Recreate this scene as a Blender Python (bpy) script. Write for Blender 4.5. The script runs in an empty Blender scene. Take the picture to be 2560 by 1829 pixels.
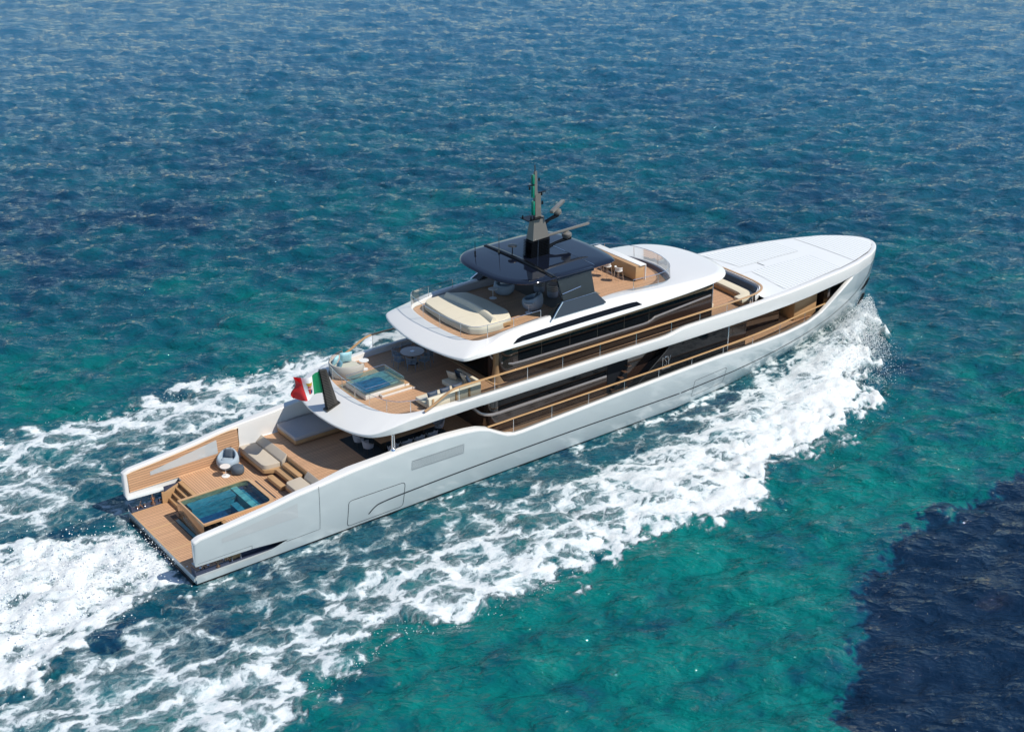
import bpy, bmesh, math, random
import numpy as np
from mathutils import Vector, Matrix
random.seed(7); rng = np.random.default_rng(11)
scene = bpy.context.scene
col = scene.collection

# ------------------------------------------------------------------ camera, sky, sun, exposure
CAM = Vector((-21.5577, -56.5274, 36.45)); PITCH, YAW = 0.43122, 0.64474
cd = bpy.data.cameras.new('camera'); co = bpy.data.objects.new('camera', cd); col.objects.link(co)
cd.lens = 50.0; cd.sensor_width = 36.0; cd.clip_start = .5; cd.clip_end = 9000
_r = Vector((math.cos(YAW), -math.sin(YAW), 0))
_f = Vector((math.sin(YAW)*math.cos(PITCH), math.cos(YAW)*math.cos(PITCH), -math.sin(PITCH)))
_u = _r.cross(_f)
co.matrix_world = Matrix(((_r.x, _u.x, -_f.x, CAM.x), (_r.y, _u.y, -_f.y, CAM.y), (_r.z, _u.z, -_f.z, CAM.z), (0, 0, 0, 1)))
cd.dof.use_dof = True; cd.dof.focus_distance = 77.0; cd.dof.aperture_fstop = 0.42
scene.camera = co

SUN_DIR = Vector((0.48, -0.78, 1.05)).normalized()          # towards the sun
elev = math.asin(SUN_DIR.z); azim = math.atan2(SUN_DIR.x, SUN_DIR.y)
w = bpy.data.worlds.new('World'); scene.world = w; w.use_nodes = True
nt = w.node_tree; bg = nt.nodes['Background']
sky = nt.nodes.new('ShaderNodeTexSky'); sky.sky_type = 'NISHITA'; sky.sun_disc = False
sky.sun_elevation = elev; sky.sun_rotation = azim; sky.air_density = 1.0; sky.dust_density = 0.05; sky.ozone_density = 2.5; sky.altitude = 0
nt.links.new(sky.outputs[0], bg.inputs[0]); bg.inputs[1].default_value = 0.115
sl = bpy.data.lights.new('sun', 'SUN'); sl.energy = 4.3; sl.angle = math.radians(0.5); sl.color = (1.0, 0.935, 0.83)
so = bpy.data.objects.new('sun', sl); col.objects.link(so)
so.rotation_euler = (-SUN_DIR).to_track_quat('-Z', 'Y').to_euler()
vs = scene.view_settings; vs.view_transform = 'Standard'; vs.look = 'None'; vs.exposure = 0.10; vs.gamma = 1.0
scene.render.engine = 'CYCLES'
scene.cycles.max_bounces = 8; scene.cycles.transparent_max_bounces = 16; scene.cycles.caustics_reflective = False; scene.cycles.caustics_refractive = False

# ------------------------------------------------------------------ materials
class NT:
    def __init__(s, name):
        m = bpy.data.materials.new(name); m.use_nodes = True; s.m = m; s.t = m.node_tree; s.n = s.t.nodes
        s.b = s.n['Principled BSDF']; s.out = s.n['Material Output']
    def new(s, typ, **kw):
        n = s.n.new(typ)
        for k, v in kw.items(): setattr(n, k, v)
        return n
    def link(s, a, b): s.t.links.new(a, b)
    def val(s, sock, v):
        if hasattr(v, 'is_linked') or isinstance(v, bpy.types.NodeSocket): s.link(v, sock)
        else: sock.default_value = v
    def math(s, op, a, b=0.0, c=0.0, clamp=False):
        n = s.new('ShaderNodeMath', operation=op); n.use_clamp = clamp
        s.val(n.inputs[0], a); s.val(n.inputs[1], b); s.val(n.inputs[2], c); return n.outputs[0]
    def mix(s, f, a, b):
        n = s.new('ShaderNodeMix', data_type='RGBA'); s.val(n.inputs[0], f)
        for sock, v in ((n.inputs[6], a), (n.inputs[7], b)):
            if isinstance(v, bpy.types.NodeSocket): s.link(v, sock)
            else: sock.default_value = (*v, 1)
        return n.outputs[2]
    def obj(s): return s.new('ShaderNodeTexCoord').outputs['Object']
    def sep(s, v):
        n = s.new('ShaderNodeSeparateXYZ'); s.link(v, n.inputs[0]); return n.outputs
    def noise(s, vec, scale, detail=3, rough=.55, dist=0.0, dim='3D'):
        n = s.new('ShaderNodeTexNoise', noise_dimensions=dim); s.link(vec, n.inputs['Vector'])
        n.inputs['Scale'].default_value = scale; n.inputs['Detail'].default_value = detail
        n.inputs['Roughness'].default_value = rough; n.inputs['Distortion'].default_value = dist; return n.outputs['Fac']
    def vscale(s, vec, sc):
        n = s.new('ShaderNodeVectorMath', operation='MULTIPLY'); s.link(vec, n.inputs[0]); n.inputs[1].default_value = sc; return n.outputs[0]
    def smooth(s, v, a, b, lo=0.0, hi=1.0):
        n = s.new('ShaderNodeMapRange', interpolation_type='SMOOTHSTEP'); s.val(n.inputs[0], v)
        s.val(n.inputs[1], a); s.val(n.inputs[2], b); n.inputs[3].default_value = lo; n.inputs[4].default_value = hi; return n.outputs[0]
    def bump(s, h, strength=.3, dist=.02):
        n = s.new('ShaderNodeBump'); n.inputs['Strength'].default_value = strength; n.inputs['Distance'].default_value = dist
        s.link(h, n.inputs['Height']); s.link(n.outputs[0], s.b.inputs['Normal']); return n

def mat(name, c, rough=.5, metal=0.0, coat=0.0, var=0.0, vscale=3.0, bump=0.0, bscale=60.0, spec=.5):
    t = NT(name); b = t.b
    b.inputs['Base Color'].default_value = (*c, 1); b.inputs['Roughness'].default_value = rough
    b.inputs['Metallic'].default_value = metal; b.inputs['Coat Weight'].default_value = coat; b.inputs['Coat Roughness'].default_value = .04
    b.inputs['Specular IOR Level'].default_value = spec
    if var or bump:
        o = t.obj()
        if var:
            n = t.noise(o, vscale, 4)
            t.link(t.mix(n, tuple(max(0, x*(1-var)) for x in c), tuple(min(1, x*(1+var)) for x in c)), b.inputs['Base Color'])
        if bump: t.bump(t.noise(o, bscale, 2), bump, .01)
    return t.m

def teak(name, c=(.585, .35, .205), axis=1, pitch=.135, ply=.16):
    t = NT(name); o = t.obj(); s = t.sep(o)
    q = t.math('DIVIDE', s[axis], pitch); fr = t.math('FRACT', q); fl = t.math('FLOOR', q)
    seam = t.math('LESS_THAN', fr, ply)
    wn = t.new('ShaderNodeTexWhiteNoise', noise_dimensions='1D'); t.link(fl, wn.inputs['W'])
    g = t.noise(t.vscale(o, (1.5, 14, 14) if axis == 1 else (14, 1.5, 14) if axis == 0 else (1.5, 14, 14)), 1.0, 4)
    v = t.math('ADD', t.math('MULTIPLY', wn.outputs[0], .5), t.math('MULTIPLY', g, .5))
    d = tuple(x*.80 for x in c); l = tuple(min(1, x*1.16) for x in c)
    base = t.mix(v, d, l); big = t.noise(o, .6, 3)
    base = t.mix(t.smooth(big, .35, .75, 0, .25), base, tuple(x*.86 for x in c))
    t.link(t.mix(seam, base, tuple(x*.30 for x in c)), t.b.inputs['Base Color'])
    t.b.inputs['Roughness'].default_value = .55
    t.bump(t.math('SUBTRACT', 1.0, seam), .25, .004)
    return t.m

def woodmat(name, c=(.46, .27, .13), rough=.32, coat=.4):
    t = NT(name); o = t.obj()
    g = t.noise(t.vscale(o, (1.2, 18, 18)), 1.0, 5, dist=.6)
    t.link(t.mix(g, tuple(x*.78 for x in c), tuple(min(1, x*1.2) for x in c)), t.b.inputs['Base Color'])
    t.b.inputs['Roughness'].default_value = rough; t.b.inputs['Coat Weight'].default_value = coat
    return t.m

def paint(name, c, rough=.28, coat=.6):
    t = NT(name); o = t.obj()
    n = t.noise(o, .45, 4); t.link(t.mix(n, tuple(x*.965 for x in c), tuple(min(1, x*1.02) for x in c)), t.b.inputs['Base Color'])
    t.b.inputs['Roughness'].default_value = rough; t.b.inputs['Coat Weight'].default_value = coat; t.b.inputs['Coat Roughness'].default_value = .03
    nb = t.noise(o, 1.1, 2); t.bump(nb, .05, .012)
    return t.m

def clear(name, tint=(.90, .95, .94), refl=1.0, rough=.01, dens=.0):
    t = NT(name); n = t.n; n.remove(t.b)
    tr = t.new('ShaderNodeBsdfTransparent'); tr.inputs[0].default_value = (*tint, 1)
    gl = t.new('ShaderNodeBsdfGlossy'); gl.inputs['Roughness'].default_value = rough
    fr = t.new('ShaderNodeFresnel'); fr.inputs[0].default_value = 1.45
    mx = t.new('ShaderNodeMixShader'); t.link(t.math('MULTIPLY', fr.outputs[0], refl, clamp=True), mx.inputs[0])
    t.link(tr.outputs[0], mx.inputs[1]); t.link(gl.outputs[0], mx.inputs[2]); t.link(mx.outputs[0], t.out.inputs[0])
    return t.m

def poolwater(name, tint):
    t = NT(name); n = t.n; n.remove(t.b); o = t.obj()
    tr = t.new('ShaderNodeBsdfTransparent'); tr.inputs[0].default_value = (*tint, 1)
    gl = t.new('ShaderNodeBsdfGlossy'); gl.inputs['Roughness'].default_value = .02
    h = t.noise(t.vscale(o, (2.2, 5.0, 1)), 1.0, 3)
    bp = t.new('ShaderNodeBump'); bp.inputs['Strength'].default_value = .5; bp.inputs['Distance'].default_value = .05; t.link(h, bp.inputs['Height'])
    t.link(bp.outputs[0], gl.inputs['Normal'])
    fr = t.new('ShaderNodeFresnel'); fr.inputs[0].default_value = 1.45; t.link(bp.outputs[0], fr.inputs['Normal'])
    mx = t.new('ShaderNodeMixShader'); t.link(fr.outputs[0], mx.inputs[0]); t.link(tr.outputs[0], mx.inputs[1]); t.link(gl.outputs[0], mx.inputs[2])
    t.link(mx.outputs[0], t.out.inputs[0]); return t.m

M = dict(
 white=paint('white_paint', (.765, .765, .75)), hull=paint('hull_paint', (.52, .575, .59), .16, .9), roof=paint('roof_paint', (.78, .80, .80), .4, .2),
 black=mat('antifouling', (.012, .013, .015), .35), groove=mat('groove_shadow_gap', (.03, .037, .045), .6),
 teak=teak('teak_deck'), teak_side=teak('teak_cladding', axis=2, pitch=.135, ply=.16), teak_plain=woodmat('teak_trim', (.56, .35, .185)), teak_y=teak('teak_deck_across', axis=0),
 rail=woodmat('varnished_rail', (.52, .32, .155), .28), darkwood=woodmat('dark_wood', (.10, .055, .035), .22, .5), wood=woodmat('oiled_wood', (.47, .29, .145), .4, .1), brown=mat('brown_gloss', (.030, .018, .014), .12, coat=.8),
 soffit=mat('soffit_wood', (.30, .19, .10), .35), dark=mat('dark_glass', (.005, .006, .008), .03, spec=.22), glass=clear('clear_glass', tint=(.95, .975, .97), refl=.6), grey_glass=clear('tinted_glass', (.72, .74, .74), refl=.45),
 hardtop=mat('navy_gloss', (.007, .010, .020), .06, coat=.45), pillar=mat('black_panel', (.03, .036, .038), .08, coat=1.0), carbon=mat('dark_grey_metal', (.085, .08, .072), .3, .6), pylon=mat('grey_pylon', (.23, .22, .20), .3, .4),
 chrome=mat('chrome', (.75, .76, .78), .12, 1.0), trim=mat('satin_bronze_trim', (.42, .38, .37), .28, .7), silver=mat('silver_trim', (.72, .74, .76), .2, .9),
 cream=mat('cream_fabric', (.70, .64, .50), .85, bump=.25, bscale=90, var=.05), beige=mat('beige_fabric', (.50, .44, .36), .85, bump=.25, bscale=90, var=.05), greyfab=mat('pale_grey_fabric', (.42, .41, .42), .85, var=.05, bump=.2),
 bluegrey=mat('blue_grey_fabric', (.34, .42, .49), .8, bump=.4, bscale=120, var=.08), slate=mat('slate_fabric', (.075, .10, .13), .75, bump=.3, var=.08), navy=mat('navy_fabric', (.03, .05, .085), .55, var=.1), aqua=mat('aqua_fabric', (.38, .66, .73), .8, var=.16, vscale=14), greychair=mat('grey_shell_fabric', (.34, .37, .43), .8, var=.06, bump=.3), whitefab=mat('white_fabric', (.72, .72, .70), .8, var=.05),
 blueframe=mat('blue_grey_frame', (.17, .22, .28), .5), tabletop=mat('white_tabletop', (.74, .70, .66), .35), whitemetal=mat('white_metal', (.78, .78, .77), .35), rug=mat('charcoal_rug', (.035, .05, .06), .95, var=.15, vscale=20), mosaic=mat('white_mosaic', (.70, .69, .66), .5, var=.1, vscale=8, bump=.4, bscale=20),
 tubfloor=mat('tub_bench', (.40, .42, .34), .4, var=.1), tubwell=mat('tub_well', (.04, .19, .32), .3), pooltile=mat('pool_tile', (.02, .085, .20), .3, var=.2, vscale=4), poolstep=mat('pool_step', (.42, .68, .60), .35, var=.12), poolpale=mat('pool_pale_tile', (.10, .34, .40), .3, var=.2, vscale=5), poolwater=poolwater('pool_water', (.50, .82, .95)),
 stonetop=mat('white_stone', (.78, .78, .76), .3), green=mat('green_lens', (.0, .20, .12), .2, coat=.6), flag_g=mat('flag_green', (.0, .22, .09), .75), flag_w=mat('flag_white', (.78, .79, .80), .75), flag_r=mat('flag_red', (.62, .03, .035), .75), gold=mat('crest_gold', (.45, .28, .03), .6), crestblue=mat('crest_blue', (.02, .035, .16), .6), crestred=mat('crest_red', (.50, .05, .05), .6), mech=mat('deck_gear', (.05, .06, .075), .3, .5), copper=mat('bronze_gear', (.45, .30, .22), .25, .9), vent=mat('vent_louvre', (.20, .23, .25), .5), niche=mat('niche_blue', (.05, .065, .11), .35), anchor=mat('anchor_recess', (.012, .014, .018), .6, spec=.1), carpetblack=mat('seat_zigzag', (.16, .16, .17), .9, var=.6, vscale=30),
)
_z = M['carpetblack']
def zigzag(name):
    t = NT(name); s = t.sep(t.obj()); a = t.math('ARCTAN2', s[1], s[0])
    zz = t.math('PINGPONG', t.math('MULTIPLY', a, 3.0), .5); f = t.math('FRACT', t.math('ADD', t.math('MULTIPLY', s[2], 9.0), zz))
    t.link(t.mix(t.math('LESS_THAN', f, .5), (.55, .53, .50), (.06, .06, .065)), t.b.inputs['Base Color']); t.b.inputs['Roughness'].default_value = .8; return t.m
M['zigzag'] = zigzag('zigzag_fabric')
def slatted(name):
    t = NT(name); s = t.sep(t.obj()); f = t.math('FRACT', t.math('DIVIDE', s[0], .29)); seam = t.math('LESS_THAN', f, .26)
    t.link(t.mix(seam, (.80, .82, .82), (.48, .53, .55)), t.b.inputs['Base Color']); t.b.inputs['Roughness'].default_value = .45; return t.m
M['slat'] = slatted('white_slatted_deck')
def windowfilm(name):
    t = NT(name); t.b.inputs['Base Color'].default_value = (.50, .53, .54, 1); t.b.inputs['Roughness'].default_value = .06; t.b.inputs['Coat Weight'].default_value = 1; return t.m
M['film'] = windowfilm('pale_window_glass')

# ------------------------------------------------------------------ mesh helpers
class MB:
    def __init__(s): s.v = []; s.f = []; s.mi = []
    def add(s, vs, fs, mi=0):
        o = len(s.v); s.v += [tuple(map(float, p)) for p in vs]; s.f += [tuple(i+o for i in f) for f in fs]; s.mi += [mi]*len(fs); return s
    def bm(s, b, mi=0, mtx=None):
        if mtx is not None: b.transform(mtx)
        b.verts.ensure_lookup_table(); b.verts.index_update()
        s.add([v.co[:] for v in b.verts], [[v.index for v in f.verts] for f in b.faces], mi); b.free(); return s
    def box(s, x0, x1, y0, y1, z0, z1, bev=0.0, seg=2, mi=0, mtx=None):
        b = bmesh.new(); bmesh.ops.create_cube(b, size=1)
        for v in b.verts: v.co = Vector(((x0+x1)/2+v.co.x*(x1-x0), (y0+y1)/2+v.co.y*(y1-y0), (z0+z1)/2+v.co.z*(z1-z0)))
        if bev: bmesh.ops.bevel(b, geom=b.edges[:], offset=bev, segments=seg, profile=.5, affect='EDGES', clamp_overlap=True)
        return s.bm(b, mi, mtx)
    def prism(s, poly, z0, z1, bev=0.0, seg=2, mi=0, mtx=None):
        b = bmesh.new(); n = len(poly)
        lo = [b.verts.new((p[0], p[1], z0 if not callable(z0) else z0(*p))) for p in poly]; hi = [b.verts.new((p[0], p[1], z1 if not callable(z1) else z1(*p))) for p in poly]
        b.faces.new(hi); bot = b.faces.new(lo[::-1])
        for i in range(n): b.faces.new((lo[i], lo[(i+1) % n], hi[(i+1) % n], hi[i]))
        bmesh.ops.recalc_face_normals(b, faces=b.faces[:])
        if bev:
            hs = set(hi); ed = [e for e in b.edges if e.verts[0] in hs and e.verts[1] in hs]
            bmesh.ops.bevel(b, geom=ed, offset=bev, segments=seg, profile=.5, affect='EDGES', clamp_overlap=True)
        return s.bm(b, mi, mtx)
    def loft(s, secs, closed=False, ring=False, mi=0, cap=False, flip=False):
        m = len(secs[0]); n = len(secs); vs = [p for r in secs for p in r]; fs = []
        for i in range(n if ring else n-1):
            for j in range(m if closed else m-1):
                a, b_, c, d = i*m+j, i*m+(j+1) % m, ((i+1) % n)*m+(j+1) % m, ((i+1) % n)*m+j
                fs.append((a, d, c, b_) if flip else (a, b_, c, d))
        if cap: fs += [tuple(range(m))[::-1], tuple(range((n-1)*m, n*m))]
        return s.add(vs, fs, mi)
    def tube(s, path, r, n=8, closed=False, mi=0, flat=None):
        path = [Vector(p) for p in path]; secs = []; N_ = len(path); up0 = Vector((0, 0, 1))
        for i, p in enumerate(path):
            a = path[i-1] if (i > 0 or closed) else p; b_ = path[(i+1) % N_] if (i < N_-1 or closed) else p
            t = (b_-a).normalized(); side = t.cross(up0)
            if side.length < 1e-3: side = Vector((1, 0, 0))
            side.normalize(); up = side.cross(t)
            rr = r[i] if isinstance(r, (list, tuple)) else r
            if flat:
                w_, h_ = flat; q = []
                for k in range(12):
                    an = 2*math.pi*k/12; cx = math.copysign(abs(math.cos(an))**.5, math.cos(an)); cz = math.copysign(abs(math.sin(an))**.5, math.sin(an))
                    q.append(p+side*cx*w_/2+up*cz*h_/2)
                secs.append(q)
            else: secs.append([p+side*math.cos(2*math.pi*k/n)*rr+up*math.sin(2*math.pi*k/n)*rr for k in range(n)])
        return s.loft(secs, closed=True, ring=closed, mi=mi, cap=not closed)
    def lathe(s, prof, c=(0, 0, 0), n=24, mi=0, mtx=None, sx=1, sy=1):
        secs = [[(c[0]+r*sx*math.cos(2*math.pi*k/n), c[1]+r*sy*math.sin(2*math.pi*k/n), c[2]+z) for k in range(n)] for r, z in prof]
        o = MB().loft(secs, closed=True, flip=False)
        if prof[0][0] > 1e-4: o.add(secs[0], [tuple(range(n))[::-1]])
        if prof[-1][0] > 1e-4: o.add(secs[-1], [tuple(range(n))])
        if mtx is not None: o.v = [tuple(mtx @ Vector(p)) for p in o.v]
        return s.add(o.v, o.f, mi)
    def cushion(s, w_, d, h, mtx, mi=0, puff=.35, n=8):
        vs = []; fs = []
        for sgn in (1, -1):
            o = len(vs)
            for i in range(n+1):
                for j in range(n+1):
                    u, v = i/n*2-1, j/n*2-1; e = max(0.0, (1-abs(u)**3)*(1-abs(v)**3)); pin = 1-.05*(1-abs(u))*abs(v)**4-.0
                    vs.append((u*w_/2*(1-.06*(1-v*v)*abs(u)**6), v*d/2*(1-.06*(1-u*u)*abs(v)**6), sgn*h/2*(.12+.88*e**.5)))
            for i in range(n):
                for j in range(n):
                    a = o+i*(n+1)+j; q = (a, a+n+1, a+n+2, a+1); fs.append(q if sgn > 0 else q[::-1])
        N_ = (n+1)**2; rim = [i*(n+1) for i in range(n+1)]+[n*(n+1)+j for j in range(1, n+1)]+[i*(n+1)+n for i in range(n-1, -1, -1)]+[j for j in range(n-1, 0, -1)]
        for k in range(len(rim)):
            a, b_ = rim[k], rim[(k+1) % len(rim)]; fs.append((a, a+N_, b_+N_, b_))
        return s.add([tuple(mtx @ Vector(p)) for p in vs], fs, mi)
    def build(s, name, m, parent=None, smooth=True, ang=38, label=None):
        me = bpy.data.meshes.new(name); me.from_pydata(s.v, [], s.f)
        for x in (m if isinstance(m, (list, tuple)) else [m]): me.materials.append(M[x] if isinstance(x, str) else x)
        if any(s.mi): me.polygons.foreach_set('material_index', s.mi)
        bm_ = bmesh.new(); bm_.from_mesh(me); bmesh.ops.remove_doubles(bm_, verts=bm_.verts[:], dist=1e-5); bmesh.ops.recalc_face_normals(bm_, faces=bm_.faces[:]); bm_.to_mesh(me); bm_.free()
        if smooth: me.shade_smooth(); me.set_sharp_from_angle(angle=math.radians(ang))
        o = bpy.data.objects.new(name, me); col.objects.link(o)
        if parent is not None: o.parent = parent
        if label: o['label'] = label
        return o

def T(x=0, y=0, z=0, rx=0, ry=0, rz=0):
    return Matrix.Translation((x, y, z)) @ Matrix.Rotation(rz, 4, 'Z') @ Matrix.Rotation(ry, 4, 'Y') @ Matrix.Rotation(rx, 4, 'X')
def thing(name, label, cat, loc=(0, 0, 0), rz=0.0, group=None):
    o = bpy.data.objects.new(name, None); col.objects.link(o); o.location = loc; o.rotation_euler = (0, 0, rz); o.empty_display_size = .3
    o['label'] = label; o['category'] = cat
    if group: o['group'] = group
    return o
def tag(o, label, cat, group=None):
    o['label'] = label; o['category'] = cat
    if group: o['group'] = group
    return o
def kids(o): return [c for c in bpy.data.objects if c.parent == o]
def dup(root, loc, rz, label, name=None):
    r = root.copy(); col.objects.link(r); r.location = loc; r.rotation_euler = (0, 0, rz); r['label'] = label
    for ch in kids(root):
        c = ch.copy(); col.objects.link(c); c.parent = r
        for g in kids(ch):
            d = g.copy(); col.objects.link(d); d.parent = c
    return r
def cr(pts, n=6):
    P_ = [np.array(p, float) for p in pts]; out = []
    for i in range(len(P_)-1):
        p0 = P_[i-1] if i > 0 else 2*P_[0]-P_[1]; p1, p2 = P_[i], P_[i+1]; p3 = P_[i+2] if i+2 < len(P_) else 2*P_[-1]-P_[-2]
        for k in range(n):
            t = k/n; out.append(.5*((2*p1)+(-p0+p2)*t+(2*p0-5*p1+4*p2-p3)*t*t+(-p0+3*p1-3*p2+p3)*t**3))
    out.append(P_[-1]); return out
def fillet(poly, rad, n=4):
    """round the inner corners of an open 3D polyline"""
    P_ = [np.array(p, float) for p in poly]; out = [P_[0]]
    for i in range(1, len(P_)-1):
        a, b_, c = P_[i-1], P_[i], P_[i+1]; r = rad[i-1] if isinstance(rad, (list, tuple)) else rad
        da, dc = np.linalg.norm(a-b_), np.linalg.norm(c-b_); r1, r2 = min(r, .45*da), min(r, .45*dc)
        s_, e_ = b_+(a-b_)/max(da, 1e-9)*r1, b_+(c-b_)/max(dc, 1e-9)*r2
        for k in range(n+1):
            t = k/n; out.append((1-t)**2*s_+2*t*(1-t)*b_+t*t*e_)
    out.append(P_[-1]); return out
def round_poly(poly, r, n=5):
    P_ = [np.array((p[0], p[1]), float) for p in poly]; out = []; N_ = len(P_)
    for i in range(N_):
        a, b_, c = P_[i-1], P_[i], P_[(i+1) % N_]; da, dc = np.linalg.norm(a-b_), np.linalg.norm(c-b_); rr = min(r[i] if isinstance(r, (list, tuple)) else r, .48*da, .48*dc)
        s_, e_ = b_+(a-b_)/da*rr, b_+(c-b_)/dc*rr
        for k in range(n+1):
            t = k/n; q = (1-t)**2*s_+2*t*(1-t)*b_+t*t*e_; out.append((q[0], q[1]))
    return out

# ------------------------------------------------------------------ hull form (shared by hull and water)
RX = [0,4,10,20,30,34,36,38.5,41,44,46,48,49,49.6,50,50.2,50.3]; RY = [4.2,4.22,4.25,4.3,4.33,4.3,4.25,4.07,3.77,3.3,2.85,2.2,1.65,1.2,.78,.44,0]
WX = [0,6,15,24,30,34.5,37,39.8,43,46,48,50,50.3]; WY = [3.8,3.75,3.65,3.62,3.58,3.15,2.75,2.25,1.55,.95,.55,.1,0]
def rim(x): return float(np.interp(x, RX, RY))
def hy(x, z):
    R = np.interp(x, RX, RY); W = np.interp(x, WX, WY)
    if z <= 0: return float(W+z*.05*(W > .3))
    t = min(z/5.15, 1); p = np.interp(x, [0, 42, 50], [3, 2.6, 1.6])
    return float(W+(R-W)*(1-(1-t)**p))

# ------------------------------------------------------------------ water: one sheet to the horizon, wind sea + wake
def field(n, L, spec, seed):
    r = np.random.default_rng(seed); k = np.fft.fftfreq(n, L/n)*2*np.pi; kx, ky = np.meshgrid(k, k, indexing='ij'); kk = np.hypot(kx, ky); kk[0, 0] = 1e-6
    H = np.sqrt(spec(kx, ky, kk))*(r.normal(size=(n, n))+1j*r.normal(size=(n, n))); H[0, 0] = 0
    h = np.fft.ifft2(H).real; sc = h.std()
    dx = np.fft.ifft2(-1j*kx/kk*H).real/sc; dy = np.fft.ifft2(-1j*ky/kk*H).real/sc
    return h/sc, dx, dy
def sample(F, L, x, y):
    n = F.shape[0]; u = (x/L*n) % n; v = (y/L*n) % n; i = np.floor(u).astype(int) % n; j = np.floor(v).astype(int) % n; a = u-np.floor(u); b = v-np.floor(v); i1 = (i+1) % n; j1 = (j+1) % n
    return F[i, j]*(1-a)*(1-b)+F[i1, j]*a*(1-b)+F[i, j1]*(1-a)*b+F[i1, j1]*a*b
def sea_spec(kp, wd, spread, kmax):
    c, s = math.cos(wd), math.sin(wd)
    def f(kx, ky, kk):
        cs = (kx*c+ky*s)/kk
        return np.exp(-1.25*(kp/kk)**2)/kk**4*(np.abs(cs)**spread*(1.0-.6*(cs < 0))+.06)*np.exp(-(kk/kmax)**2)
    return f
fb = lambda pw, kmin: (lambda kx, ky, kk: (kk+kmin)**(-pw))
def sstep(v, a, b): t = np.clip((v-a)/(b-a), 0, 1); return t*t*(3-2*t)

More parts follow.
